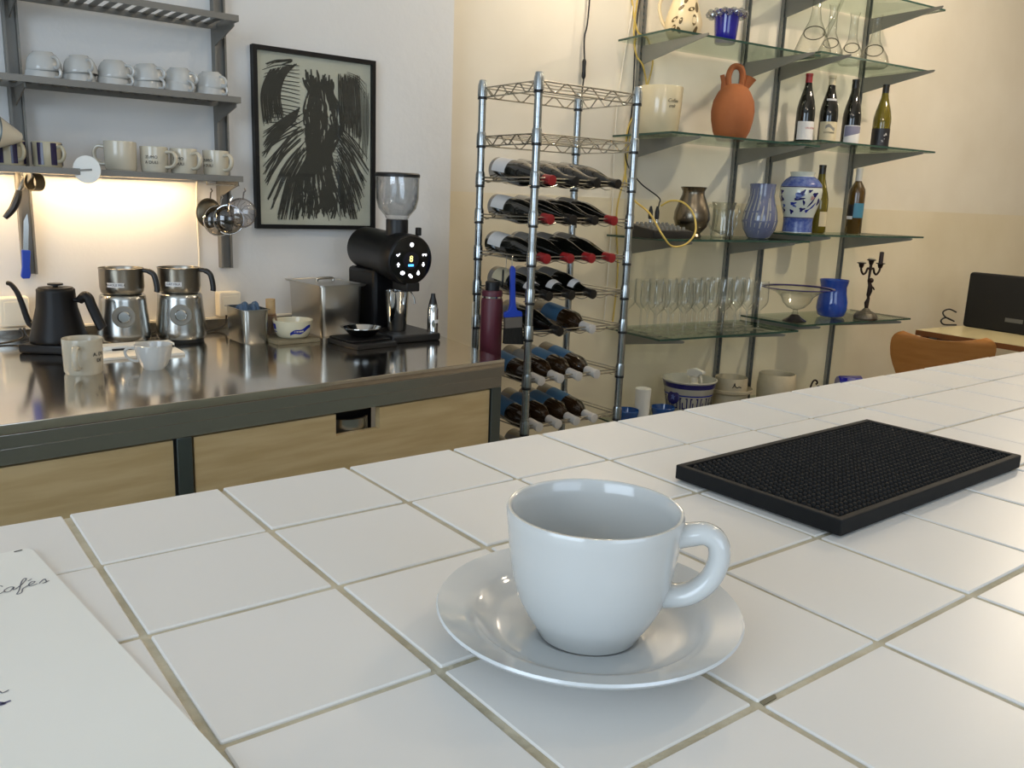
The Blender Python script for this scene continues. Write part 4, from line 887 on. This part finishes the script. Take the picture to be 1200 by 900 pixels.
# --- shelf 3
cr_ = thing('ceramic_crock', 'wide beige glazed crock with black scribbled lettering', 'crock', on(-.862, .165, zl[2]), 0); cr_.scale = (.9, .9, 1)
MB().lathe([(0, .004), (.082, .0), (.088, .006), (.096, .10), (.100, .182), (.0985, .186), (.095, .182), (.091, .10), (.084, .012), (0, .010)], 44).build('body', mat('crock_glaze', '#d6caa9', .14, coat=.5, noise=(7, '#cbbf9d', 4)), cr_, angle=50)
azc = fa(-.862, .165)
lettering('Coffee', .020, inkblack, cr_, (0, 0, .128), (0, 0, azc+.62), wrap=.0985, shear=.3, name='lettering'); lettering('craft', .018, inkblack, cr_, (0, 0, .108), (0, 0, azc+.58), wrap=.0978, shear=.3, name='lettering')
tj = thing('terracotta_jug', 'round terracotta water jug with ring handle and two spouts', 'jug', on(-.508, .215, zl[2]), RT)
MB().lathe([(0, .003), (.052, 0), (.060, .006), (.076, .04), (.086, .085), (.0885, .120), (.083, .160), (.066, .195), (.058, .205), (.056, .210), (.030, .226), (.0, .230)], 48).build('body', terra, tj, angle=45)
hb = MB().tube(smoothpath([(-.026, 0, .218), (-.030, 0, .255), (-.020, 0, .288), (0, 0, .298), (.020, 0, .288), (.030, 0, .255), (.026, 0, .218)], 5), .0125, 12); hb.v = [(x, y*1.5, z) for x, y, z in hb.v]; hb.build('ring_handle', terra, tj)
MB().tube([(-.042, 0, .200), (-.048, 0, .235), (-.056, 0, .262)], [.017, .010, .0095], 12).build('drinking_spout', terra, tj)
MB().lathe([(.012, 0), (.016, .02), (.024, .05), (.026, .054), (.022, .053), (.012, .02)], 20, Matrix.Translation((.040, 0, .205)) @ Matrix.Rotation(.40, 4, 'Y')).build('filling_spout', terra, tj)
SB = 'wine bottles standing on the glass shelves'
def standing(s, n, z, *a, **k_):
    p = on(s, n, z); az_ = fa(s, n); lo = k_.pop('lo', .3); return wine_bottle(p, (0, 0, az_), *a, group=SB, laz=lo, **k_)
b1 = standing(-.046, .20, zr[2], 'burg', darkgl, redcap, labelW, 'standing dark bottle with red capsule and white label with red print', lo=.35, lz=(.012, .092), caplen=.05, scale=.98)
lettering('UN BON', .013, redink, b1, (0, 0, .062), (0, 0, .72), wrap=.0414, name='label_lettering')
b2 = standing(.108, .20, zr[2], 'burg', darkgl, labelC, labelC, 'standing dark bottle with cream label and gold capsule', lo=.25, lz=(.012, .100), caplen=.055)
lettering('DOMAINE', .011, inkblack, b2, (0, 0, .052), (0, 0, .25), wrap=.0414, name='label_lettering')
band(lambda z: .0415, lambda q: .075+.008*math.sin(5*q), .0-.2, .85, lambda q: .007, 8).build('label_drawing', labelG, b2)
arcpatch(.0300, -.5, 1.1, .186, .200, 12, .0008).build('neck_seal', labelW, b2, (0, 0, 0))
b3 = standing(.270, .20, zr[2], 'burg', darkgl, blackcap, labelW, 'standing dark bottle whose label is half white and half lilac', lo=.45, lz=(.012, .096))
lb = MB(); R_ = .0421; a0_, a1_ = -.62, 1.52
vv = [(R_*math.cos(a), R_*math.sin(a), z) for i in range(11) for a in [a0_+(a1_-a0_)*i/10] for z in (.044+.022*i/10, .092)]
lb.add(vv, [(2*i, 2*i+2, 2*i+3, 2*i+1) for i in range(10)]).build('lilac_print', lilac, b3)
b4 = standing(.492, .20, zr[2], 'burg', olive, blackcap, blacklab, 'standing olive green bottle with black label and white marks', lo=.1, lz=(.004, .098), lw=1.5)
for k_, (da, z, s_) in enumerate(((.45, .062, .020), (.62, .072, .016), (.25, .040, .014), (.5, .048, .012))): lettering('*&%*'[k_], s_, labelW, b4, (0, 0, z), (0, 0, da), wrap=.0414, name='label_mark')

# --- shelf 4
mx = thing('audio_mixer', 'small black audio mixer with knobs and two plugs on the glass shelf', 'mixer', on(-.905, .265, zl[3]), TH)
MB().add([(-.10, -.085, 0), (.105, -.085, 0), (.105, .085, 0), (-.10, .085, 0), (-.10, -.085, .030), (.105, -.085, .030), (.105, .085, .052), (-.10, .085, .052)], [(0, 3, 2, 1), (4, 5, 6, 7), (0, 1, 5, 4), (1, 2, 6, 5), (2, 3, 7, 6), (3, 0, 4, 7)]).build('case', blackP, mx, bevel=.003)
MB().add([(-.094, -.079, .0312), (.099, -.079, .0312), (.099, .079, .0520), (-.094, .079, .0520)], [(0, 1, 2, 3)]).build('panel', mat('mixer_panel', '#55524e', .5), mx)
me = MB().lathe([(.0065, 0), (.0055, .012), (0, .012)], 10).mesh('knob'); me.materials.append(greyBr)
for i in range(8):
    for j in range(4): put('knob', me, mx, (-.08+.022*i, -.06+.034*j, .0338+.0045*j))
for x in (-.012, .022):
    MB().lathe([(.0065, .05), (.0065, .072), (.009, .073), (.0095, .10), (.004, .122), (0, .123)], 14, Matrix.Translation((x, .045, 0))).build('jack_plug', blackP, mx)
    MB().lathe([(.0062, .045), (.0068, .052), (.0068, .070), (.0062, .071)], 14, Matrix.Translation((x, .045, 0))).build('plug_collar', chrome, mx)
tag(MB().lathe([(0, .004), (.042, 0), (.046, .006), (.040, .016), (.044, .022), (.064, .045), (.0745, .075), (.072, .105), (.058, .145), (.046, .175), (.045, .188), (.054, .205), (.052, .206), (.043, .188), (.044, .172), (.06, .12), (.07, .075), (.05, .03), (0, .02)], 44).build('brass_vase', brass, None, on(-.690, .215, zl[3]), angle=50), 'tarnished brass baluster vase on the glass shelf beside the mixer', 'vase')
gj = thing('glass_jug', 'clear ribbed glass jug with scroll handles beside the brass vase', 'jug', on(-.495, .20, zl[3]), RT)
MB().lathe([(0, .004), (.044, 0), (.048, .008), (.046, .03), (.042, .08), (.044, .12), (.052, .150), (.049, .150), (.040, .12), (.038, .08), (.042, .03), (0, .012)], 36).build('body', gthick, gj)
for s_ in (-1, 1): MB().tube(smoothpath([(s_*.044, 0, .125), (s_*.060, 0, .135), (s_*.068, 0, .115), (s_*.058, 0, .09), (s_*.060, 0, .06), (s_*.046, 0, .035)], 4), .0045, 8).build('scroll_handle', gthick, gj)
rbm = MB()
for k_ in range(10):
    a = 2*PI*k_/10; rbm.tube([(.0475*math.cos(a), .0475*math.sin(a), .012), (.0425*math.cos(a+.12), .0425*math.sin(a+.12), .08), (.0445*math.cos(a+.2), .0445*math.sin(a+.2), .12)], .003, 6)
rbm.build('ribs', gthick, gj)
bv = thing('blue_glass_vase', 'smoky blue glass vase with pale vertical streaks', 'vase', on(-.276, .205, zl[3]), fa(-.276, .2))
pv = [(0, .004), (.040, 0), (.050, .006), (.070, .04), (.077, .075), (.072, .115), (.060, .155), (.053, .185), (.056, .235)]
MB().lathe(pv+[(.053, .236), (.050, .185), (.057, .155), (.069, .115), (.073, .075), (.06, .03), (0, .014)], 40).build('body', mat('smoky_blue_glaze', '#5d6484', .1, coat=.5, noise=(14, '#6d7490', 4)), bv, angle=60)
st_ = MB()
for k_ in range(22):
    a = 2*PI*k_/22+random.uniform(-.06, .06); w_ = random.uniform(.03, .08); z0 = random.uniform(.015, .05); z1 = random.uniform(.13, .23); vv = []; ff = []
    for i in range(9):
        z = z0+(z1-z0)*i/8; r_ = .05
        for (ra, za), (rb_, zb_) in zip(pv, pv[1:]):
            if za <= z <= zb_: r_ = ra+(rb_-ra)*(z-za)/(zb_-za)
        r_ += .0006; hw = w_*math.sin(PI*(i+.5)/9.5); aa = a+.25*(i/8); vv += [(r_*math.cos(aa-hw), r_*math.sin(aa-hw), z), (r_*math.cos(aa+hw), r_*math.sin(aa+hw), z)]
        if i: ff.append((2*i-2, 2*i-1, 2*i+1, 2*i))
    st_.add(vv, ff)
st_.build('streaks', mat('pale_streaks', '#9c9d9c', .3), bv)
gjr = thing('ginger_jar', 'blue and white porcelain jar painted with flowers', 'vase', on(-.064, .235, zr[3]), fa(-.064, .235))
pg = [(0, .004), (.056, 0), (.064, .003), (.063, .02), (.062, .055), (.067, .08), (.080, .120), (.0905, .160), (.092, .190), (.086, .215), (.070, .236), (.054, .247), (.050, .251), (.054, .268), (.051, .269), (.046, .252), (.05, .245), (.08, .2), (.06, .06), (0, .012)]
MB().lathe(pg, 52).build('body', mat('pale_porcelain', '#c9cfc6', .1, coat=.5), gjr, angle=50)
def rg2(z):
    for (r0, z0), (r1, z1) in zip(pg[1:13], pg[2:14]):
        if z0 <= z <= z1: return r0+(r1-r0)*(z-z0)/max(1e-6, z1-z0)
    return .05
def ringband(z0, z1, m, nm, par, rf, n=8):
    zs_ = [z0+(z1-z0)*i/n for i in range(n+1)]; return MB().lathe([(rf(z)+.0007, z) for z in zs_], 48).build(nm, m, par, angle=60)
ringband(.006, .066, bluew2, 'blue_foot_band', gjr, rg2); ringband(.205, .248, bluew2, 'blue_shoulder_band', gjr, rg2); ringband(.200, .2045, navy, 'navy_line', gjr, rg2, 2); ringband(.0665, .0705, navy, 'navy_line', gjr, rg2, 2)
fl = {}
def blob(par, rf, a, z, ra, rb_, m, ro=0, pet=0, key='x', base=None):
    vv = [];
    for k_ in range(14):
        t_ = 2*PI*k_/14; q = 1+pet*math.cos(3*t_); e = ra*q*math.cos(t_); f_ = rb_*q*math.sin(t_)
        du = e*math.cos(ro)-f_*math.sin(ro); dz = e*math.sin(ro)+f_*math.cos(ro); zz = z+dz; r_ = rf(zz)+.0012; aa = a+du/r_; vv.append((r_*math.cos(aa), r_*math.sin(aa), zz))
    fl.setdefault((par.name, m.name), (MB(), par, m))[0].add(vv, [tuple(range(14))])
for (a, z, ra, rb_, m, ro, pet) in ((-.05, .165, .020, .013, bluew2, .2, .25), (-.05, .150, .024, .006, navy, .1, .2), (.10, .178, .014, .008, navy, .9, .3), (.75, .17, .014, .010, navy, .5, .3), (.62, .155, .012, .008, pinkp, 0, .3), (.6, .135, .004, .024, navy, -.6, .2), (.75, .12, .004, .02, bluew, -.7, .2), (-.35, .13, .014, .006, bluew, .2, .3), (-.28, .12, .01, .005, bluew2, -.5, .2), (.2, .135, .005, .012, navy, .3, .2), (.15, .105, .012, .008, navy, .3, .4), (-.45, .095, .008, .01, navy, .2, .3), (-1.05, .18, .012, .010, navy, .3, .35), (-1.05, .15, .012, .014, navy, -.3, .35), (-.95, .12, .008, .008, bluew2, .2, .3), (-1.05, .10, .008, .012, navy, 0, .4), (1.1, .14, .012, .014, navy, 0, .3), (.45, .185, .010, .006, navy, .4, .3), (.45, .1, .010, .006, bluew, .6, .3)): blob(gjr, rg2, a, z, ra, rb_, m, ro, pet)
for (pn, mn_), (b_, par, m) in fl.items(): b_.build('painted_flowers', m, par, smooth=False)
b5 = standing(.175, .145, zr[3], 'burg', olive, blackcap, labelC, 'pale green bottle with small cream label behind the ginger jar', lo=.75, lz=(.03, .095), lw=.55, scale=1.04)
b6 = standing(.372, .20, zr[3], 'bord', amber, whitecap, teal, 'amber bottle with white capsule and teal label', lo=.55, lz=(.075, .142), lw=.75, caplen=.062, scale=1.02)
arcpatch(.0377, -1.1, -.25, .068, .082).build('neck_strip', labelW, b6); arcpatch(.0377, -1.1, -.22, .083, .135).build('dark_label', blacklab, b6)

# --- shelf 5
wg = thing('wine_glass', 'clear stemmed wine glass in the rows on the low glass shelf', 'wine glass', (0, 0, 0), 0, 'wine glasses on the low shelf')
MB().lathe([(0, .0015), (.031, .0005), (.0325, .0015), (.030, .003), (.008, .006), (.0042, .012), (.0036, .05), (.0042, .082), (.010, .090), (.026, .106), (.0335, .122), (.0345, .140), (.0325, .180), (.0305, .212)], 26).build('glass', gwhite, wg, angle=75)
fst = True
for j, n_ in enumerate((.285, .195, .105)):
    for i in range(10):
        s = -.905+.0735*i+(.03 if j == 1 else 0)+random.uniform(-.002, .002)
        if s > (-.25 if j == 0 else -.22): continue
        loc = on(s, n_+random.uniform(-.006, .006), zl[4])
        lb_ = 'clear wine glass in the row ' + ('along the front edge of the low glass shelf', 'in the middle of the low glass shelf', 'against the wall on the low glass shelf')[j]
        if fst: wg.location = loc; wg['label'] = lb_; fst = False
        else: dup(wg, loc, random.uniform(0, 6), lb_)
fbw = thing('footed_bowl', 'wide shallow glass bowl with blue rim on a dark foot', 'bowl', on(-.065, .275, zr[4]), 0)
MB().lathe([(.010, .052), (.038, .064), (.060, .086), (.072, .112), (.10, .134), (.150, .149), (.156, .151)], 48).build('bowl', gwhite, fbw, angle=60)
MB().lathe([(.151, .149), (.163, .153), (.163, .156), (.151, .153)], 48).build('blue_rim', mat('violet_rim', '#3b2d78', .15), fbw)
MB().lathe([(0, .002), (.052, 0), (.054, .004), (.030, .018), (.016, .032), (0, .034)], 32).build('foot', mat('dark_foot', '#171018', .12), fbw)
MB().lathe([(.013, .033), (.016, .038), (.010, .045), (.012, .053), (.008, .056)], 20).build('knop', gthick, fbw)
bc = thing('blue_beaker', 'opaque blue glass beaker with flared rim', 'vase', on(.275, .205, zr[4]), 0)
MB().lathe([(0, .004), (.050, 0), (.064, .010), (.072, .040), (.071, .075), (.063, .115), (.061, .145), (.069, .178), (.067, .179), (.058, .145), (.060, .11), (.067, .07), (.06, .015), (0, .012)], 44).build('body', cobalt2, bc, angle=60)
ca = thing('candelabrum', 'dark bronze candelabrum with a cherub stem and three arms', 'candelabrum', on(.362, .335, zr[4]), RT+.15)
MB().lathe([(0, .003), (.052, 0), (.056, .008), (.052, .022), (.040, .034), (.022, .042), (.010, .055), (0, .056)], 24).build('base', mat('grey_bronze', '#6d675a', .4, .5, noise=(50, '#4b463b', 4), bump=(60, .5)), ca)
cb = MB(); cb.tube([(0, 0, .05), (-.002, 0, .08), (.004, 0, .10), (.001, 0, .115)], [.008, .011, .007, .007], 10)
cb.tube([(.001, 0, .112), (.006, 0, .135), (.005, 0, .16), (.002, 0, .175)], [.009, .012, .010, .006], 10)
cb.sph((.006, 0, .186), .0125, 12, 8)
cb.tube([(.008, 0, .160), (.022, -.002, .150), (.028, 0, .142)], [.005, .0045, .003], 8); cb.tube([(0, 0, .160), (-.008, 0, .185), (-.006, 0, .205)], [.005, .004, .004], 8)
cb.build('cherub', bronze, ca, angle=60)
am = MB(); am.tube([(-.006, 0, .20), (-.004, 0, .25), (-.004, 0, .262)], [.005, .007, .006], 10)
for s_ in (-1, 1): am.tube(smoothpath([(-.004, 0, .235), (-.004+s_*.014, 0, .243), (-.004+s_*.022, 0, .222), (-.004+s_*.034, 0, .215), (-.004+s_*.045, 0, .230), (-.004+s_*.048, 0, .245)], 5), .005, 8)
am.build('arms', bronze, ca)
for x, z in ((-.052, .245), (-.004, .260), (.044, .245)):
    MB().lathe([(0, 0), (.008, 0), (.012, .012), (.013, .018), (.021, .021), (.021, .024), (.011, .024), (0, .023)], 18, Matrix.Translation((x, 0, z))).build('candle_cup', bronze, ca)
MB().lathe([(0, .0), (.010, 0), (.0098, .052), (.004, .054), (0, .054)], 16, Matrix.Translation((.044, 0, .268))).build('candle', mat('dark_candle', '#2a1c1a', .5), ca)
MB().sph((-.004, 0, .287), .013, 10, 6, (1.3, 1.1, .5)).sph((-.05, 0, .270), .010, 10, 6, (1.5, 1.1, .4)).build('dripped_wax', mat('old_wax', '#a79f8d', .5), ca)

# --- lowest shelf
pl = thing('patterned_planter', 'white planter with blue bands and geometric pattern', 'planter', on(-.612, .20, zl[5]), fa(-.61, .2))
pp = lambda z: .085+.030*(z/.17)
MB().lathe([(0, .004), (.080, 0), (.085, .003), (.115, .168), (.121, .172), (.121, .176), (.116, .177), (.108, .165), (.080, .010), (0, .008)], 48).build('body', mat('grey_white_glaze', '#c3bfb0', .2, coat=.3), pl, angle=50)
ringband(.145, .1665, navy, 'blue_band', pl, lambda z: pp(z)+.0008, 3); ringband(.112, .118, bluew, 'blue_band', pl, lambda z: pp(z)+.0008, 2); ringband(.022, .028, navy, 'blue_band', pl, lambda z: pp(z)+.0008, 2)
ky = MB()
for k_ in range(14):
    a = .1+2*PI*k_/14
    for (da0, da1, z0, z1) in ((0, .34, .100, .106), (0, .05, .05, .106), (.29, .34, .06, .106), (.10, .34, .055, .061), (.10, .15, .055, .085)):
        ky.add([((pp(z)+.001)*math.cos(a+q), (pp(z)+.001)*math.sin(a+q), z) for z, q in ((z0, da0), (z0, da1), (z1, da1), (z1, da0))], [(0, 1, 2, 3)])
ky.build('key_pattern', navy, pl, smooth=False)
T = Matrix.Rotation(-.62, 4, 'Z') @ Matrix.Translation((.1075, 0, .105)) @ Matrix.Rotation(PI/2-.17, 4, 'Y')
md = MB().lathe([(.0, .003), (.027, .003), (.030, .001), (.030, -.002)], 28, T).build('round_medallion', navy, pl)
MB().prism([(-.012, 0), (-.004, .005), (-.006, .013), (.002, .006), (.012, .010), (.007, 0), (.012, -.01), (0, -.006), (-.006, -.012)], .0031, .0036, T).build('medallion_motif', bluew2, md)
spn = thing('trigger_sprayer', 'white trigger spray head poking out of the patterned planter', 'spray bottle', on(-.585, .20, zl[5]+.012), fa(-.58, .2)+.9); spn.scale = (1.15, 1.15, 1.02)
MB().lathe([(0, 0), (.030, 0), (.030, .11), (.014, .135), (.014, .15), (0, .15)], 24).build('bottle', whiteP, spn)
MB().lathe([(0, .1502), (.016, .1502), (.016, .165), (0, .165)], 20).build('collar', whiteP, spn)
MB().prism([(-.03, .166), (.02, .166), (.032, .182), (.045, .185), (.045, .196), (.0, .204), (-.032, .192)], -.010, .010, Matrix.Rotation(PI/2, 4, 'X')).build('head', mat('sprayer_white', '#dcd9d2', .35), spn, bevel=.003)
MB().tube([(.025, 0, .182), (.033, 0, .165), (.036, 0, .145)], .004, 8).build('trigger', whiteP, spn)
p2 = thing('stoneware_pot', 'beige stoneware pot with black mark standing in its saucer', 'pot', on(-.355, .20, zl[5]), fa(-.355, .2))
MB().lathe([(0, .004), (.066, .002), (.070, .006), (.073, .158), (.071, .162), (.068, .158), (.065, .01), (0, .008)], 40).build('body', greypot, p2, angle=50, loc=(0, 0, .002))
MB().lathe([(.078, .088), (.098, .10), (.100, .112), (.098, .114), (.094, .104), (.076, .092)], 40).build('saucer_collar', greypot, p2)
MB().lathe([(0, .000), (.076, .000), (.080, .089), (.077, .09), (.073, .003)], 40).build('outer_pot', greypot, p2)
b_ = MB(); b_.tube(smoothpath([(0, -.018, .126), (0, -.012, .136), (0, -.009, .148), (0, -.006, .134), (0, .004, .128), (0, .012, .132), (0, .022, .127)], 4), .0014, 6)
b_.v = [(.0745, y, z) for x, y, z in b_.v]; 
MB().tube(smoothpath([(.0735, -.018, .126), (.0742, -.012, .136), (.0745, -.009, .148), (.0748, -.006, .134), (.0748, .004, .128), (.0745, .012, .132), (.0735, .022, .127)], 4), .0018, 6).build('ink_mark', inkblack, p2, (.0, 0, 0), (0, 0, .35))
p3 = tag(MB().lathe([(0, .004), (.080, 0), (.086, .004), (.090, .09), (.083, .150), (.080, .152), (.077, .148), (.082, .09), (.08, .01), (0, .008)], 44).build('stoneware_planter', greypot, None, on(-.070, .215, zr[5]), angle=50), 'plain beige stoneware planter with curved rim next to the slotted upright', 'planter')
fg = thing('iron_figurine', 'small dark curled iron ornament beside the plain stoneware planter', 'ornament', on(.235, .20, zr[5]), RT)
MB().box(-.04, .04, -.015, .015, 0, .012).build('base', bronze, fg)
MB().tube(smoothpath([(-.030, 0, .012), (-.028, 0, .05), (-.018, 0, .085), (-.004, 0, .090), (.004, 0, .078), (-.004, 0, .070)], 5), .0045, 8).build('curl', bronze, fg)
MB().tube(smoothpath([(.030, 0, .012), (.024, 0, .045), (.012, 0, .062), (.004, 0, .055), (.008, 0, .046)], 5), .004, 8).build('curl', bronze, fg)
bb = thing('cobalt_glass_block', 'chunky cobalt glass tumbler lying on the lowest shelf', 'glass', on(.485, .20, zr[5]), RT)
MB().lathe([(0, -.06), (.040, -.06), (.044, -.052), (.047, .055), (.044, .058), (.039, .052), (.036, -.045), (0, -.045)], 12, Matrix.Translation((0, 0, .0495)) @ Matrix.Rotation(PI/2, 4, 'Y')).build('tumbler', cobalt, bb, angle=25)
MB().lathe([(0, 0), (.016, 0), (.012, .012), (0, .014)], 12, Matrix.Translation((.062, 0, .05)) @ Matrix.Rotation(PI/2, 4, 'Y')).build('stopper', mat('dark_red_stopper', '#4a1420', .3), bb)
pr2 = tag(MB().lathe([(.010, 0), (.030, 0), (.034, .15), (.030, .152), (.014, .145)], 20).build('paper_roll', paper, None, on(-.868, .195, zl[5]+.0)), 'upright white paper roll between blue glass bowls', 'paper roll')
for i, s in enumerate((-.955, -.772)):
    tag(MB().lathe([(0, .003), (.030, 0), (.038, .006), (.050, .05), (.052, .066), (.050, .068), (.046, .05), (.034, .010), (0, .008)], 32).build('blue_bowl', mat('blue_clear_glass', '#164a8c', .08, coat=.6), None, on(s, .20+.02*i, zl[5])), 'small dark blue glass bowl beside the paper roll', 'bowl', 'dark blue glass bowls')

# ------------------------------------------------------------------ table, chair, laptop case
tb = thing('cafe_table', 'cream laminate table with brown edge against the wall', 'table', (4.13, 1.645, 0), math.atan2(-.09, 1))
MB().box(0, 1.5, -.80, .0, .712, .738).build('edge_board', walnut, tb, bevel=.002)
MB().box(.001, 1.499, -.799, -.001, .7382, .7400).build('laminate_top', laminate, tb)
for x, y in ((.06, -.74), (.06, -.06), (1.44, -.74), (1.44, -.06)): MB().tube([(x, y, 0), (x, y, .7115)], .018, 12).build('leg', steelDark, tb)
MB().box(.03, 1.47, -.03, -.012, .64, .7115).box(.03, 1.47, -.79, -.772, .64, .7115).build('apron', walnut, tb)
lc = thing('laptop_case', 'upright black padded laptop case standing on the table', 'laptop case', (4.51, 1.390, .7402), math.radians(82))
MB().box(-.21, .21, -.022, .022, 0, .285).build('case', mat('black_neoprene', '#0d0d0c', .8), lc, bevel=.015, bseg=3)
MB().tube([(-.19, -.0225, .02), (-.19, -.0235, .255), (.19, -.0235, .255), (.19, -.0225, .02)], .002, 6).build('zip', blackP, lc)
MB().box(-.105, -.015, .0221, .0232, .055, .075).build('logo_patch', mat('grey_patch', '#5d5d58', .6), lc)
cable([(4.50, 1.62, .7445), (4.45, 1.66, .7445), (4.43, 1.67, .765), (4.46, 1.66, .78), (4.50, 1.635, .762), (4.45, 1.66, .785), (4.44, 1.67, .81), (4.47, 1.655, .825), (4.51, 1.635, .81)], .004, blackC, 'black cord curled at the end of the laptop case')
ch = thing('plywood_chair', 'moulded beech plywood chair with curved back at the table', 'chair', (3.89, 1.405, 0), math.radians(30))
def shell():
    vv = []; ff = []; nu, nv = 16, 12
    outl = [(.44, .11), (.50, .12), (.56, .15), (.62, .185), (.68, .205), (.73, .212), (.765, .208), (.79, .195), (.802, .165)]
    for side_ in (0, 1):
        for j in range(nv+1):
            t_ = j/nv*(len(outl)-1); i0 = min(int(t_), len(outl)-2); q = t_-i0; z = outl[i0][0]*(1-q)+outl[i0+1][0]*q; hw = outl[i0][1]*(1-q)+outl[i0+1][1]*q
            for i in range(nu+1):
                u_ = -1+2*i/nu; y = hw*u_; x = -.20-.10*(z-.44)/.36+.055*(u_**2)*min(1, (z-.42)/.25)+side_*.011
                zz = z-.028*max(0, (z-.70)/.1)*(1-.8*u_*u_)*1.0
                vv.append((x, y, zz))
    m_ = (nu+1)*(nv+1); idx = lambda s_, j, i: s_*m_+j*(nu+1)+i
    for j in range(nv):
        for i in range(nu):
            ff.append((idx(0, j, i), idx(0, j, i+1), idx(0, j+1, i+1), idx(0, j+1, i))); ff.append((idx(1, j, i), idx(1, j+1, i), idx(1, j+1, i+1), idx(1, j, i+1)))
    bd = [(j, 0) for j in range(nv)]+[(nv, i) for i in range(nu)]+[(nv-j, nu) for j in range(nv)]+[(0, nu-i) for i in range(nu)]
    for k_ in range(len(bd)):
        a_, b2_ = bd[k_], bd[(k_+1) % len(bd)]; ff.append((idx(0, *a_), idx(0, *b2_), idx(1, *b2_), idx(1, *a_)))
    return MB().add(vv, ff)
shell().build('backrest', beech, ch, angle=50)
MB().prism([(-.20, -.11), (-.12, -.20), (.05, -.22), (.20, -.20), (.22, 0), (.20, .20), (.05, .22), (-.12, .20), (-.20, .11)], .435, .447).build('seat', beech, ch, bevel=.004)
for x, y in ((-.17, -.17), (-.17, .17), (.17, -.17), (.17, .17)): MB().tube([(x*.7, y*.7, .434), (x, y, .41), (x*1.25, y*1.25, 0)], .008, 8).build('leg', chrome, ch)
